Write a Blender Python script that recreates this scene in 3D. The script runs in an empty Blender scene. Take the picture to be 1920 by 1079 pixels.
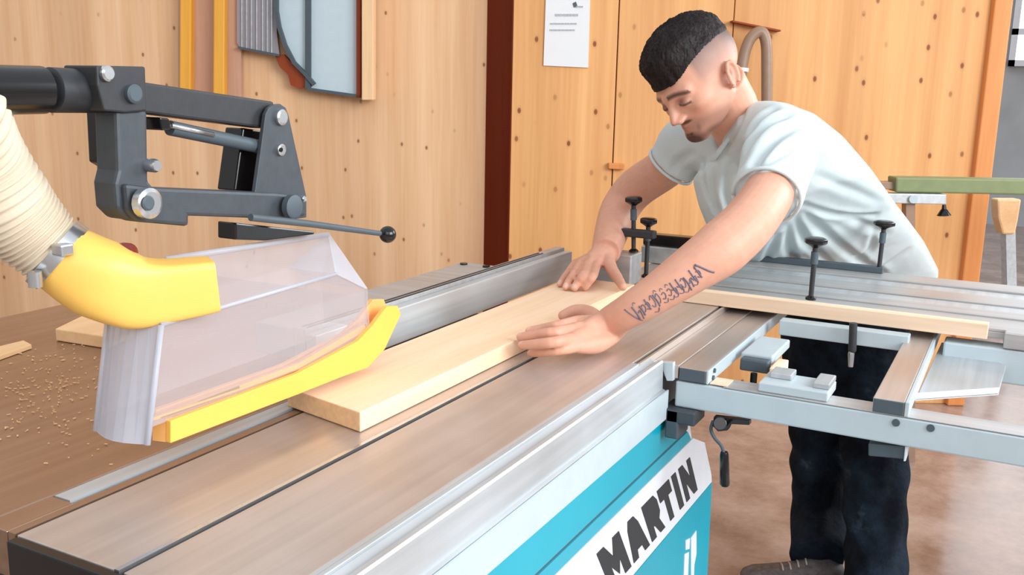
import bpy, math, random
import numpy as np
from mathutils import Vector, Matrix, Quaternion
from mathutils.bvhtree import BVHTree
random.seed(4); rng = np.random.default_rng(7)
S = bpy.context.scene
COL = S.collection
# ---------------------------------------------------------------- camera
F = 1809.13
ROT = Matrix(((0.88275396, -0.11305401, 0.45603096), (0.46938672, 0.16979346, -0.86651387), (0.02053179, 0.97897343, 0.2029519)))
CAM = Vector((0, 0, 1.32))
cd = bpy.data.cameras.new('camera'); cam = bpy.data.objects.new('camera', cd); COL.objects.link(cam)
cam.matrix_world = Matrix.Translation(CAM) @ ROT.to_4x4()
cd.sensor_width = 36; cd.lens = F * 36 / 1920; cd.clip_start = .02; cd.clip_end = 100
cd.dof.use_dof = False
S.camera = cam
# ---------------------------------------------------------------- world, daylight, exposure
w = bpy.data.worlds.new('world'); S.world = w; w.use_nodes = True
wn = w.node_tree.nodes; wl = w.node_tree.links
bg = wn['Background']; bg.inputs[1].default_value = .84
tc = wn.new('ShaderNodeTexCoord'); sep = wn.new('ShaderNodeSeparateXYZ'); rmp = wn.new('ShaderNodeValToRGB')
wl.new(tc.outputs['Generated'], sep.inputs[0]); wl.new(sep.outputs['Z'], rmp.inputs[0]); wl.new(rmp.outputs[0], bg.inputs[0])
rmp.color_ramp.elements[0].position = 0.0; rmp.color_ramp.elements[0].color = (.55, .50, .46, 1)
rmp.color_ramp.elements[1].position = .55; rmp.color_ramp.elements[1].color = (.92, .95, 1.0, 1)
def area(name, loc, target, sx, sy, power, color):
    ld = bpy.data.lights.new(name, 'AREA'); ld.shape = 'RECTANGLE'; ld.size = sx; ld.size_y = sy; ld.energy = power; ld.color = color
    o = bpy.data.objects.new(name, ld); COL.objects.link(o); o.location = loc
    o.rotation_euler = (Vector(target) - Vector(loc)).to_track_quat('-Z', 'Y').to_euler(); return o
area('daylight_side', (3.6, .9, 2.6), (-.5, 1.7, .9), 3.2, 2.2, 215, (.93, .97, 1))
area('daylight_front', (1.4, -2.2, 3.0), (-.6, 2.2, 1.0), 3.0, 2.0, 40, (.98, .98, 1))
area('daylight_back', (3.0, 6.2, 3.0), (-.3, 2.6, .9), 2.6, 2.4, 170, (.88, .95, 1))
S.view_settings.view_transform = 'Standard'; S.view_settings.look = 'None'
S.view_settings.exposure = 0.2; S.view_settings.gamma = 1; S.view_settings.use_curve_mapping = False
# ---------------------------------------------------------------- picking helpers
def ray(px, py): return ROT @ Vector(((px - 960) / F, -(py - 539.5) / F, -1))
def at(px, py, D): return CAM + ray(px, py) * D
def un(px, py, ax, val):
    v = ray(px, py); return CAM + v * ((val - CAM[ax]) / v[ax])
def PZ(px, py, z): return un(px, py, 2, z)
def PY(px, py, y): return un(px, py, 1, y)
def PX(px, py, x): return un(px, py, 0, x)
HF = Vector((-.4657, .8849, 0)); HU = Vector((.8849, .4657, 0))      # straight ahead and to the right, level
def PW(px, py, d):                                                    # on an upright plane facing the room, d metres ahead
    v = ray(px, py); return CAM + v * (d / v.dot(HF))
def V(*a): return Vector(a)
# ---------------------------------------------------------------- materials
def new_mat(name):
    m = bpy.data.materials.new(name); m.use_nodes = True
    nt = m.node_tree; b = nt.nodes['Principled BSDF']; return m, nt, b
def lin(c):
    return tuple(((x / 255) / 12.92 if x / 255 <= .04045 else ((x / 255 + .055) / 1.055) ** 2.4) for x in c) + (1,)
def noise(nt, scale, sc=(1, 1, 1), detail=4, coord='Object', rough=.55, rot=(0, 0, 0)):
    t = nt.nodes.new('ShaderNodeTexCoord'); mp = nt.nodes.new('ShaderNodeMapping'); mp.inputs['Scale'].default_value = sc; mp.inputs['Rotation'].default_value = rot
    n = nt.nodes.new('ShaderNodeTexNoise'); n.inputs['Scale'].default_value = scale; n.inputs['Detail'].default_value = detail; n.inputs['Roughness'].default_value = rough
    nt.links.new(t.outputs[coord], mp.inputs[0]); nt.links.new(mp.outputs[0], n.inputs['Vector']); return n
def ramp(nt, src, stops, interp='LINEAR'):
    r = nt.nodes.new('ShaderNodeValToRGB'); r.color_ramp.interpolation = interp
    e = r.color_ramp.elements
    e[0].position = stops[0][0]; e[0].color = stops[0][1]; e[1].position = stops[-1][0]; e[1].color = stops[-1][1]
    for p, c in stops[1:-1]: q = e.new(p); q.color = c
    nt.links.new(src, r.inputs[0]); return r
def mix(nt, fac, a, b, mode='MIX'):
    x = nt.nodes.new('ShaderNodeMix'); x.data_type = 'RGBA'; x.blend_type = mode
    for sock, v in ((x.inputs[0], fac), (x.inputs[6], a), (x.inputs[7], b)):
        if hasattr(v, 'is_linked') or hasattr(v, 'links'): nt.links.new(v, sock)
        else: sock.default_value = v
    return x.outputs[2]
def bump(nt, b, h, strength=.2, dist=.01):
    x = nt.nodes.new('ShaderNodeBump'); x.inputs['Strength'].default_value = strength; x.inputs['Distance'].default_value = dist
    nt.links.new(h, x.inputs['Height']); nt.links.new(x.outputs[0], b.inputs['Normal'])
def plain(name, c, rough=.5, metal=0, var=.06, nscale=30, sc=(1, 1, 1), bmp=0, spec=.5):
    m, nt, b = new_mat(name); c = lin(c)
    n = noise(nt, nscale, sc)
    lo = tuple(x * (1 - var) for x in c[:3]) + (1,); hi = tuple(min(1, x * (1 + var)) for x in c[:3]) + (1,)
    r = ramp(nt, n.outputs[0], [(.3, lo), (.7, hi)]); nt.links.new(r.outputs[0], b.inputs['Base Color'])
    b.inputs['Roughness'].default_value = rough; b.inputs['Metallic'].default_value = metal; b.inputs['Specular IOR Level'].default_value = spec
    if bmp: bump(nt, b, n.outputs[0], bmp, .004)
    return m
def wood_panel(name, c1, c2, knot, plank=.2, rot=27.76, seed=0, kscale=2.6, kth=.13):
    """upright pine boards: fine vertical grain, glued lamellae, scattered knots"""
    m, nt, b = new_mat(name); N = nt.nodes; L = nt.links
    t = N.new('ShaderNodeTexCoord'); mp = N.new('ShaderNodeMapping'); mp.vector_type = 'TEXTURE'; mp.inputs['Rotation'].default_value = (0, 0, math.radians(rot)); mp.inputs['Location'].default_value = (seed, 0, seed)
    L.new(t.outputs['Object'], mp.inputs[0])
    def nz(scale, sc, detail=4):
        m2 = N.new('ShaderNodeMapping'); m2.inputs['Scale'].default_value = sc; L.new(mp.outputs[0], m2.inputs[0])
        n = N.new('ShaderNodeTexNoise'); n.inputs['Scale'].default_value = scale; n.inputs['Detail'].default_value = detail; L.new(m2.outputs[0], n.inputs['Vector']); return n
    g1 = nz(16, (1, 1, .035)); g2 = nz(5, (1, 1, .02), 2); g3 = nz(90, (1, 1, .03), 2)
    r = ramp(nt, g1.outputs[0], [(.3, lin(c1)), (.7, lin(c2))])
    r2 = ramp(nt, g2.outputs[0], [(.35, (.90, .87, .84, 1)), (.65, (1.05, 1.05, 1.05, 1))])
    r3 = ramp(nt, g3.outputs[0], [(.35, (.95, .93, .9, 1)), (.6, (1, 1, 1, 1))])
    c = mix(nt, 1.0, r.outputs[0], r2.outputs[0], 'MULTIPLY'); c = mix(nt, 1.0, c, r3.outputs[0], 'MULTIPLY')
    # knots
    mv = N.new('ShaderNodeMapping'); mv.inputs['Scale'].default_value = (1.25, 1.0, .8); L.new(mp.outputs[0], mv.inputs[0])
    flat = N.new('ShaderNodeVectorMath'); flat.operation = 'MULTIPLY'; flat.inputs[1].default_value = (1, 0, 1); L.new(mv.outputs[0], flat.inputs[0])
    vo = N.new('ShaderNodeTexVoronoi'); vo.voronoi_dimensions = '2D'; vo.inputs['Scale'].default_value = kscale
    sx_ = N.new('ShaderNodeSeparateXYZ'); cx_ = N.new('ShaderNodeCombineXYZ'); L.new(mv.outputs[0], sx_.inputs[0]); L.new(sx_.outputs['X'], cx_.inputs['X']); L.new(sx_.outputs['Z'], cx_.inputs['Y']); L.new(cx_.outputs[0], vo.inputs['Vector'])
    k = ramp(nt, vo.outputs['Distance'], [(0, (1, 1, 1, 1)), (kth * .35, (.85, .85, .85, 1)), (kth * .5, (.12, .12, .12, 1)), (kth, (0, 0, 0, 1))])
    wn_ = N.new('ShaderNodeTexWhiteNoise'); L.new(vo.outputs['Position'], wn_.inputs['Vector'])
    gate = ramp(nt, wn_.outputs['Value'], [(.12, (0, 0, 0, 1)), (.6, (1, 1, 1, 1))])
    kk = mix(nt, 1.0, k.outputs[0], gate.outputs[0], 'MULTIPLY')
    c = mix(nt, kk, c, lin(knot))
    L.new(c, b.inputs['Base Color']); b.inputs['Roughness'].default_value = .55; b.inputs['Specular IOR Level'].default_value = .3
    return m
def board_wood(name, c1, c2, axis='Y', rough=.55, scale=12, knots=False):
    m, nt, b = new_mat(name); sc = {'X': (.05, 1, 1), 'Y': (1, .05, 1), 'Z': (1, 1, .05)}[axis]
    g = noise(nt, scale, sc); g2 = noise(nt, scale * 7, sc, 2)
    r = ramp(nt, g.outputs[0], [(.3, lin(c1)), (.7, lin(c2))]); r2 = ramp(nt, g2.outputs[0], [(.3, (.94, .92, .9, 1)), (.6, (1, 1, 1, 1))])
    c = mix(nt, 1.0, r.outputs[0], r2.outputs[0], 'MULTIPLY'); nt.links.new(c, b.inputs['Base Color']); b.inputs['Roughness'].default_value = rough
    b.inputs['Specular IOR Level'].default_value = .3
    return m
def steel(name, c, rough=.35, metal=.85, axis='Y', streak=.12):
    m, nt, b = new_mat(name); sc = {'X': (.03, 1, 1), 'Y': (1, .03, 1), 'N': (1, 1, 1)}[axis]
    g = noise(nt, 60, sc, 5); big = noise(nt, 4, (1, 1, 1), 3); c = lin(c)
    r = ramp(nt, g.outputs[0], [(.3, tuple(x * (1 - streak) for x in c[:3]) + (1,)), (.7, tuple(min(1, x * (1 + streak)) for x in c[:3]) + (1,))])
    r2 = ramp(nt, big.outputs[0], [(.3, (.88, .86, .84, 1)), (.7, (1.04, 1.04, 1.04, 1))])
    nt.links.new(mix(nt, 1.0, r.outputs[0], r2.outputs[0], 'MULTIPLY'), b.inputs['Base Color'])
    rr = ramp(nt, big.outputs[0], [(.3, (rough * .8,) * 3 + (1,)), (.7, (min(1, rough * 1.25),) * 3 + (1,))]); nt.links.new(rr.outputs[0], b.inputs['Roughness'])
    b.inputs['Metallic'].default_value = metal
    return m
def clear(name, tint, op=.3, rough=.12):
    m, nt, b = new_mat(name); N = nt.nodes
    tr = N.new('ShaderNodeBsdfTransparent'); mx = N.new('ShaderNodeMixShader')
    n = noise(nt, 6, (1, .25, 1), 4); r = ramp(nt, n.outputs[0], [(.3, (op * .75,) * 3 + (1,)), (.75, (min(1, op * 1.5),) * 3 + (1,))])
    b.inputs['Base Color'].default_value = lin(tint); b.inputs['Roughness'].default_value = rough
    nt.links.new(r.outputs[0], mx.inputs[0]); nt.links.new(tr.outputs[0], mx.inputs[1]); nt.links.new(b.outputs[0], mx.inputs[2])
    nt.links.new(mx.outputs[0], N['Material Output'].inputs['Surface']); return m
def attr_mat(name, rough=.5, sss=0):
    m, nt, b = new_mat(name); a = nt.nodes.new('ShaderNodeVertexColor'); a.layer_name = 'col'
    n = noise(nt, 55, detail=3); r = ramp(nt, n.outputs[0], [(.3, (.93, .91, .90, 1)), (.7, (1, 1, 1, 1))])
    nt.links.new(mix(nt, 1.0, a.outputs[0], r.outputs[0], 'MULTIPLY'), b.inputs['Base Color']); b.inputs['Roughness'].default_value = rough
    b.inputs['Specular IOR Level'].default_value = .35
    if sss: b.inputs['Subsurface Weight'].default_value = sss; b.inputs['Subsurface Radius'].default_value = (.012, .005, .003); b.inputs['Subsurface Scale'].default_value = .6
    return m
M = {}
M['wall_l'] = wood_panel('pine_wall', (228, 182, 138), (240, 202, 162), (150, 100, 62), kscale=5.5, kth=.085)
M['wall_r'] = wood_panel('orange_pine_wall', (220, 160, 102), (236, 182, 122), (132, 70, 32), seed=3.1, kscale=6.0, kth=.13)
M['redwood_shade'] = board_wood('dark_red_wood_and_shade', (136, 56, 24), (156, 70, 32), 'Z')  # wood of frames and sill; also carries the recess shade on wall_back
M['frame'] = board_wood('orange_frame_wood', (214, 138, 78), (232, 160, 100), 'Z')
M['lightwood'] = board_wood('light_frame_wood', (238, 196, 148), (248, 214, 172), 'Z')
M['greywood'] = board_wood('greyish_wood', (196, 154, 130), (208, 166, 142), 'Z')
M['barw'] = board_wood('amber_wood', (232, 164, 60), (244, 182, 78), 'Z')
M['board'] = board_wood('planed_spruce', (242, 204, 166), (250, 222, 192), 'Y')
M['endgrain'] = plain('end_grain', (226, 186, 142), .7, var=.1, nscale=120)
M['strip'] = board_wood('spruce_strip', (226, 196, 166), (246, 222, 196), 'X')
M['scrap'] = board_wood('offcut_wood', (226, 180, 128), (240, 202, 156), 'Y')
M['tabl'] = steel('saw_table_iron', (172, 146, 126), .27, .8)
M['slid'] = steel('slider_aluminium', (198, 186, 178), .36, .62, 'Y', .09)
M['alu'] = steel('bright_aluminium', (196, 202, 206), .42, .55)
M['aluX'] = steel('crossways_aluminium', (188, 188, 188), .42, .55, 'X')
M['aludark'] = plain('shadow_slot', (52, 46, 42), .6)
M['groove'] = plain('dark_groove', (90, 82, 78), .6)
M['greym'] = plain('grey_machine_paint', (186, 200, 206), .42, .1, .03)
M['palem'] = plain('pale_machine_paint', (222, 226, 232), .4, 0, .02)
M['cyan'] = plain('cyan_paint', (0, 158, 180), .35, 0, .03, 8)
M['cyand'] = plain('duller_cyan_paint', (40, 160, 182), .4, 0, .03, 8)
M['black'] = plain('black_powder_coat', (44, 46, 50), .5, .1, .12, 90)
M['blackgl'] = plain('black_gloss_plastic', (18, 18, 20), .18)
M['charc'] = plain('charcoal_coat', (66, 72, 78), .5, .2, .1, 90)
M['cap'] = plain('grey_end_cap', (72, 84, 92), .55)
M['chrome'] = plain('zinc_plated_steel', (200, 204, 208), .25, .9)
M['yellow'] = plain('yellow_plastic', (248, 190, 84), .42, 0, .02)
M['yellowp'] = plain('pale_yellow_plastic', (248, 198, 98), .42, 0, .02)
M['orange'] = plain('orange_plastic', (246, 180, 104), .45, 0, .02)
M['hose'] = plain('hose_fabric', (214, 200, 178), .65, 0, .05)
M['clear'] = clear('clear_plastic', (204, 194, 196), .27, .2)
M['cleard'] = clear('scuffed_clear_plastic', (208, 212, 224), .5, .3)
M['glass'] = plain('pale_blue_glass', (196, 214, 222), .12, 0, .02)
M['blind'] = plain('grey_lilac_louvre', (150, 144, 150), .5, 0, .05, 60, (1, 1, .02))
M['paper'] = plain('white_paper', (228, 230, 232), .7, 0, .01)
M['ink'] = plain('grey_ink', (176, 180, 184), .7)
M['inkd'] = plain('dark_ink', (44, 46, 50), .6)
M['floor'] = None
M['green'] = plain('green_enamel', (124, 134, 92), .5, .1)
M['tube'] = plain('grey_brown_rubber', (150, 122, 102), .4)
M['red'] = plain('red_plastic', (150, 34, 22), .4)
M['skin'] = attr_mat('skin', .48, .12)
M['hair'] = None
M['sky'] = None
def floor_mat():
    m, nt, b = new_mat('polished_screed')
    n = noise(nt, 3, detail=6, rough=.7); n2 = noise(nt, 26, detail=5, rough=.7)
    r = ramp(nt, n.outputs[0], [(.32, lin((128, 102, 88))), (.68, lin((178, 154, 142)))]); r2 = ramp(nt, n2.outputs[0], [(.3, (.86, .84, .82, 1)), (.7, (1, 1, 1, 1))])
    nt.links.new(mix(nt, 1.0, r.outputs[0], r2.outputs[0], 'MULTIPLY'), b.inputs['Base Color'])
    rr = ramp(nt, n.outputs[0], [(.3, (.13,) * 3 + (1,)), (.7, (.28,) * 3 + (1,))]); nt.links.new(rr.outputs[0], b.inputs['Roughness']); return m
M['floor'] = floor_mat()
def hair_mat():
    m, nt, b = new_mat('dark_brown_hair'); n = noise(nt, 160, (1, 1, .25), 3)
    r = ramp(nt, n.outputs[0], [(.3, lin((12, 8, 9))), (.75, lin((38, 27, 26)))]); nt.links.new(r.outputs[0], b.inputs['Base Color']); b.inputs['Roughness'].default_value = .55
    b.inputs['Specular IOR Level'].default_value = .25; bump(nt, b, n.outputs[0], .6, .004); return m
M['hair'] = hair_mat()
def cloth_mat(name, c, wrinkle, rough=.85, sc=(1, 1, 1), dist=.02):
    m, nt, b = new_mat(name); n = noise(nt, 7, sc, 3); n2 = noise(nt, 500, detail=1)
    c = lin(c); r = ramp(nt, n2.outputs[0], [(.3, tuple(x * .94 for x in c[:3]) + (1,)), (.7, c)]); nt.links.new(r.outputs[0], b.inputs['Base Color'])
    b.inputs['Roughness'].default_value = rough; b.inputs['Specular IOR Level'].default_value = .15; bump(nt, b, n.outputs[0], wrinkle, dist); return m
M['shirt'] = cloth_mat('pale_blue_grey_jersey', (204, 216, 218), .35, sc=(1, 1, 1))
M['denim'] = None
def denim():
    m, nt, b = new_mat('dark_denim'); n = noise(nt, 6, (1, 1, 1), 5, rough=.65)
    r = ramp(nt, n.outputs[0], [(.42, lin((12, 16, 24))), (.62, lin((30, 42, 54))), (.8, lin((84, 98, 112)))]); nt.links.new(r.outputs[0], b.inputs['Base Color'])
    b.inputs['Roughness'].default_value = .8; b.inputs['Specular IOR Level'].default_value = .1; bump(nt, b, n.outputs[0], .6, .03); return m
M['denim'] = denim()
M['shoe'] = plain('dark_grey_shoe', (96, 88, 88), .7, 0, .35, 60)
M['sole'] = plain('pale_shoe_sole', (176, 166, 156), .7)
m, nt, b = new_mat('far_window_daylight'); b.inputs['Emission Color'].default_value = (.85, .94, 1, 1); b.inputs['Emission Strength'].default_value = 2.2; M['sky'] = m
M['farwall'] = plain('grey_far_wall', (176, 182, 186), .7, 0, .1, 3)
# ---------------------------------------------------------------- mesh builder
class MB:
    def __init__(s): s.v = []; s.f = []
    def add(s, vs, fs):
        o = len(s.v); s.v += [Vector(v) for v in vs]; s.f += [tuple(i + o for i in f) for f in fs]; return s
    def box(s, a, b):
        x0, y0, z0 = a; x1, y1, z1 = b
        return s.add([(x0, y0, z0), (x1, y0, z0), (x1, y1, z0), (x0, y1, z0), (x0, y0, z1), (x1, y0, z1), (x1, y1, z1), (x0, y1, z1)],
                     [(0, 3, 2, 1), (4, 5, 6, 7), (0, 1, 5, 4), (1, 2, 6, 5), (2, 3, 7, 6), (3, 0, 4, 7)])
    def prism(s, pts, ext):
        n = len(pts); e = Vector(ext); vs = [Vector(p) for p in pts]; vs += [p + e for p in vs]
        return s.add(vs, [tuple(range(n)), tuple(range(2 * n - 1, n - 1, -1))] + [(i, i + n, (i + 1) % n + n, (i + 1) % n) for i in range(n)])
    def loft(s, rings, caps=True):
        n = len(rings[0]); vs = [p for r in rings for p in r]; fs = []
        for k in range(len(rings) - 1):
            for i in range(n):
                a = k * n + i; b = k * n + (i + 1) % n; fs.append((a, b, b + n, a + n))
        if caps: fs.append(tuple(range(n))[::-1]); fs.append(tuple(range((len(rings) - 1) * n, len(rings) * n)))
        return s.add(vs, fs)
    def tube(s, path, rad, seg=16, caps=True):
        path = [Vector(p) for p in path]; n = len(path)
        if not hasattr(rad, '__len__'): rad = [rad] * n
        t0 = (path[1] - path[0]).normalized(); up = Vector((0, 0, 1)) if abs(t0.z) < .9 else Vector((1, 0, 0))
        a = t0.cross(up).normalized(); rings = []
        for i, p in enumerate(path):
            t = (path[min(i + 1, n - 1)] - path[max(i - 1, 0)]).normalized()
            a = (a - t * a.dot(t)).normalized(); b = t.cross(a)
            rings.append([p + (a * math.cos(q) + b * math.sin(q)) * rad[i] for q in [2 * math.pi * k / seg for k in range(seg)]])
        return s.loft(rings, caps)
    def cyl(s, p, q, r, seg=20): return s.tube([p, q], r, seg)
    def ball(s, c, r, nu=20, nv=12):
        c = Vector(c); r = r if hasattr(r, '__len__') else (r, r, r); vs = [c + V(0, 0, r[2])]; fs = []
        for j in range(1, nv):
            for i in range(nu):
                th = math.pi * j / nv; ph = 2 * math.pi * i / nu; vs.append(c + V(math.sin(th) * math.cos(ph) * r[0], math.sin(th) * math.sin(ph) * r[1], math.cos(th) * r[2]))
        vs.append(c - V(0, 0, r[2])); L = len(vs) - 1
        for i in range(nu):
            fs.append((0, 1 + i, 1 + (i + 1) % nu)); fs.append((L, L - nu + (i + 1) % nu, L - nu + i))
        for j in range(nv - 2):
            for i in range(nu):
                a = 1 + j * nu + i; b = 1 + j * nu + (i + 1) % nu; fs.append((a, a + nu, b + nu, b))
        return s.add(vs, fs)
    def build(s, name, mat, parent=None, bevel=0, smooth=None, seg=2):
        me = bpy.data.meshes.new(name); off = (parent_loc(parent) if parent else V(0, 0, 0))
        me.from_pydata([v - off for v in s.v], [], s.f); me.materials.append(mat)
        import bmesh
        bm = bmesh.new(); bm.from_mesh(me); bmesh.ops.recalc_face_normals(bm, faces=bm.faces)
        if bevel: 
            es = [e for e in bm.edges if e.calc_face_angle(0) > .5]
            bmesh.ops.bevel(bm, geom=es, offset=bevel, segments=seg, profile=.5, affect='EDGES', clamp_overlap=True)
        bm.to_mesh(me); bm.free()
        o = bpy.data.objects.new(name, me); COL.objects.link(o)
        if parent: o.parent = parent
        if smooth:
            for p in me.polygons: p.use_smooth = True
            if smooth < 3: me.set_sharp_from_angle(angle=smooth)
        return o
def parent_loc(p):
    l = V(0, 0, 0)
    while p: l += p.location; p = p.parent
    return l
def thing(name, label, cat, loc=(0, 0, 0), group=None):
    o = bpy.data.objects.new(name, None); COL.objects.link(o); o.location = loc; o.empty_display_size = .05; return tag(o, label, cat, group)
def tag(o, label, cat, group=None, kind=None):
    o['label'] = label; o['category'] = cat
    if group: o['group'] = group
    if kind: o['kind'] = kind
    return o
def struct(o): o['kind'] = 'structure'; return o
def B(a, b): return MB().box(a, b)
# ---------------------------------------------------------------- the setting
struct(B((-7, -3, -.1), (8, 12, 0)).build('floor', M['floor']))
WL, WR = 4.25, 4.05
def wallpoly(x0, x1, d, z0=0, z1=3.4, th=.12):
    a = PW(x0, 300, d); b = PW(x1, 300, d); a.z = z0; b.z = z0; c = b.copy(); c.z = z1; e = a.copy(); e.z = z1
    return MB().prism([a, b, c, e], HF * th)
struct(wallpoly(-1500, 908, WL).build('wall_left', M['wall_l']))
struct(wallpoly(880, 1000, WL + .35, th=.08).build('wall_back', M['redwood_shade']))  # recess behind the gap, its shade put into the dark red colour
# right hand wall: three wide pine panels with narrow shadow gaps between
wr = MB()
edges = [(960, 1153.5), (1155.5, 1366.5), (1368, 1846)]
def lean(x0, x1, d, th):                # the panel's far side leans very slightly, as the photo shows
    a = PW(x0, 172, d); b = PW(x1, 172, d)
    pts = []
    for p, z in ((a, 0), (b, 0), (b, 3.4), (a, 3.4)): q = p.copy(); q.z = z; pts.append(q)
    return pts, HF * th
for x0, x1 in edges:
    pts, e = lean(x0, x1, WR, .1); wr.prism(pts, e)
struct(wr.build('wall_right', M['wall_r'], bevel=.003))
struct(wallpoly(955, 1860, WR + .1, th=.05).build('trim_1', M['redwood_shade']))
a = PW(1893, 172, WR); b2 = PW(1909, 172, WR)
tr = MB(); pts, e = lean(1846, 1880, WR - .03, .16); tr.prism(pts, e); struct(tr.build('trim_2', M['frame'], bevel=.006))
# far hall beyond the panel
struct(B((-3.5, 11.4, 0), (7.9, 11.6, 4.5)).build('wall_far', M['farwall']))
wf = bpy.data.objects.new('window_2', None); COL.objects.link(wf); struct(wf); wf.location = (.3, 11.35, 2.0)
B((-.24, 11.33, 1.7), (.96, 11.38, 2.75)).build('pane', M['sky'], wf)
fr = MB()
for x in (-.28, .36, .96): fr.box((x, 11.3, 1.64), (x + .06, 11.39, 2.82))
for z in (1.64, 1.95, 2.76): fr.box((-.28, 11.3, z), (1.02, 11.39, z + .06))
fr.build('window_frame', M['palem'], wf)
wh = bpy.data.objects.new('window_3', None); COL.objects.link(wh); struct(wh); wh.location = (1.6, 11.35, 3.6)
for x in (-.3, 1.0, 2.3): B((x, 11.33, 2.98), (x + 1.15, 11.38, 4.2)).build('pane', M['sky'], wh)
# window_1: glazed opening high in the left wall
wd = WL - .02
win = bpy.data.objects.new('window_1', None); COL.objects.link(win); struct(win); win.location = PW(600, 100, wd)
def wp(pts, d): return [PW(x, y, d) for x, y in pts]
MB().prism(wp([(444, -160), (444, 80), (450, 90), (524, 104), (519, 62), (514, -160)], wd - .03), HF * .02).build('louvre', M['blind'], win)
lv = MB()
for x in (452, 461, 470, 480, 491, 500, 508): lv.prism(wp([(x, -160), (x + 2.5, -160), (x + 2.5, 90 + (x - 450) * .16), (x, 90 + (x - 450) * .16)], wd - .037), HF * .008)
lv.build('louvre_slats', M['alu'], win)
MB().prism(wp([(521, -160), (521, 40), (535, 82), (556, 120), (573, 138), (577, -160)], wd - .03), HF * .02).build('curved_pane', M['glass'], win)
MB().prism(wp([(583, -160), (583, 166), (668, 178), (668, -160)], wd - .03), HF * .02).build('pane', M['glass'], win)
def strip(path, wpx, d, th): 
    L = []; R = []
    for i, (x, y) in enumerate(path):
        x0, y0 = path[max(0, i - 1)]; x1, y1 = path[min(len(path) - 1, i + 1)]; dx, dy = x1 - x0, y1 - y0; l = math.hypot(dx, dy)
        L.append((x - dy / l * wpx, y + dx / l * wpx)); R.append((x + dy / l * wpx, y - dx / l * wpx))
    mb = MB(); n = len(path); a = wp(L, d); b = wp(R, d); e = HF * th
    rings = [[a[i], b[i], b[i] + e, a[i] + e] for i in range(n)]; mb.loft(rings); return mb
strip([(517, -160), (517, 20), (522, 50), (533, 84), (550, 117), (575, 143), (588, 158)], 3.2, wd - .06, .05).build('curved_frame', M['cap'], win, smooth=.6)
strip([(577, -160), (577, 165)], 5, wd - .05, .04).build('mullion', M['cap'], win)
strip([(672, -160), (672, 183)], 4.0, wd - .055, .045).build('window_frame', M['redwood_shade'], win)
strip([(576, 167), (676, 181)], 2.8, wd - .055, .045).build('bottom_rail', M['cap'], win)
strip([(446, 89), (524, 104)], 2.2, wd - .05, .04).build('louvre_rail', M['cap'], win)
MB().prism(wp([(515, 102), (532, 102), (558, 130), (586, 162), (560, 166), (545, 160), (540, 140), (524, 125)], wd - .035), HF * .03).build('brown_sill', M['redwood_shade'], win)
strip([(689, -160), (689, 188)], 11, wd - .09, .08).build('pale_reveal', M['lightwood'], win, bevel=.004)
# greyish door panel with two amber bars
struct(MB().prism(wp([(334, -160), (452, -160), (452, 207), (334, 207)], WL - .035), HF * .03).build('door_1', M['greywood']))
for x0, x1, lab in ((338, 359, 'wider amber wooden bar, left one of the two upright bars behind the black arm'), (401, 422, 'narrower amber wooden bar, right one of the two upright bars near the window')):
    mb = MB(); mb.prism(wp([(x0, -160), (x1, -160), (x1 - 2, 205), (x0 - 2, 205)], WL - .09), HF * .055)
    tag(mb.build('wooden_bar', M['barw'], bevel=.006), lab, 'bar', 'upright amber bars on the left wall')
# notice, handle and hose on the right wall
no = thing('paper_notice', 'white printed sheet of paper pinned on the pine wall', 'notice', PW(1062, 60, WR - .01))
MB().prism(wp([(1025, -50), (1108, -50), (1103, 127), (1019, 123)], WR - .008), HF * .006).build('sheet', M['paper'], no)
def dashes(x0, x1, y, h):
    x = x0; tx = MB()
    while x < x1:
        l = rng.uniform(3, 7); tx.prism(wp([(x, y), (min(x + l, x1), y), (min(x + l, x1), y + h), (x, y + h)], WR - .011), HF * .002); x += l + 1.4
    tx.build('printed_line', M['ink'], no)
dashes(1041, 1084, 26, 4); dashes(1032, 1082, 43, 2.6); dashes(1031, 1078, 55, 2.6); dashes(1080, 1093, 11, 3)
MB().prism(wp([(1074, 6), (1080, 3), (1083, 12), (1076, 14)], WR - .011), HF * .002).build('logo', M['cap'], no)
tag(MB().prism(wp([(1141, 306), (1172, 308), (1170, 319), (1141, 317)], WR - .03), HF * .03).build('door_pull', M['frame'], bevel=.004), 'small brown wooden pull on the seam between pine panels', 'handle')
lp = thing('looped_hose', 'grey brown rubber hose looped against the pine wall behind the head', 'hose', PW(1410, 180, 3.95))
pp = [(1388, 260), (1388, 190), (1389, 150), (1394, 110), (1404, 78), (1418, 62), (1430, 62), (1437, 84), (1438, 130), (1438, 190), (1438, 260)]
def smoothpath(pts, n=6):
    P = [Vector(p) for p in pts]; out = []
    for i in range(len(P) - 1):
        p0 = P[max(i - 1, 0)]; p1 = P[i]; p2 = P[i + 1]; p3 = P[min(i + 2, len(P) - 1)]
        for k in range(n):
            t = k / n; out.append(.5 * ((2 * p1) + (-p0 + p2) * t + (2 * p0 - 5 * p1 + 4 * p2 - p3) * t * t + (-p0 + 3 * p1 - 3 * p2 + p3) * t ** 3))
    out.append(P[-1]); return out
MB().tube(smoothpath([PW(x, y, 3.9) for x, y in pp]), .022, 14).build('hose', M['tube'], lp, smooth=4)
MB().cyl(PW(1391, 134, 3.9), PW(1392, 127, 3.9), .026).build('white_band', M['paper'], lp, smooth=.6)
# metal brace holding the loop on the wall
MB().prism(wp([(1374, 38), (1464, 56), (1464, 59), (1374, 41)], WR - .05), HF * .05).build('wall_bracket', M['redwood_shade'], lp)

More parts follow.
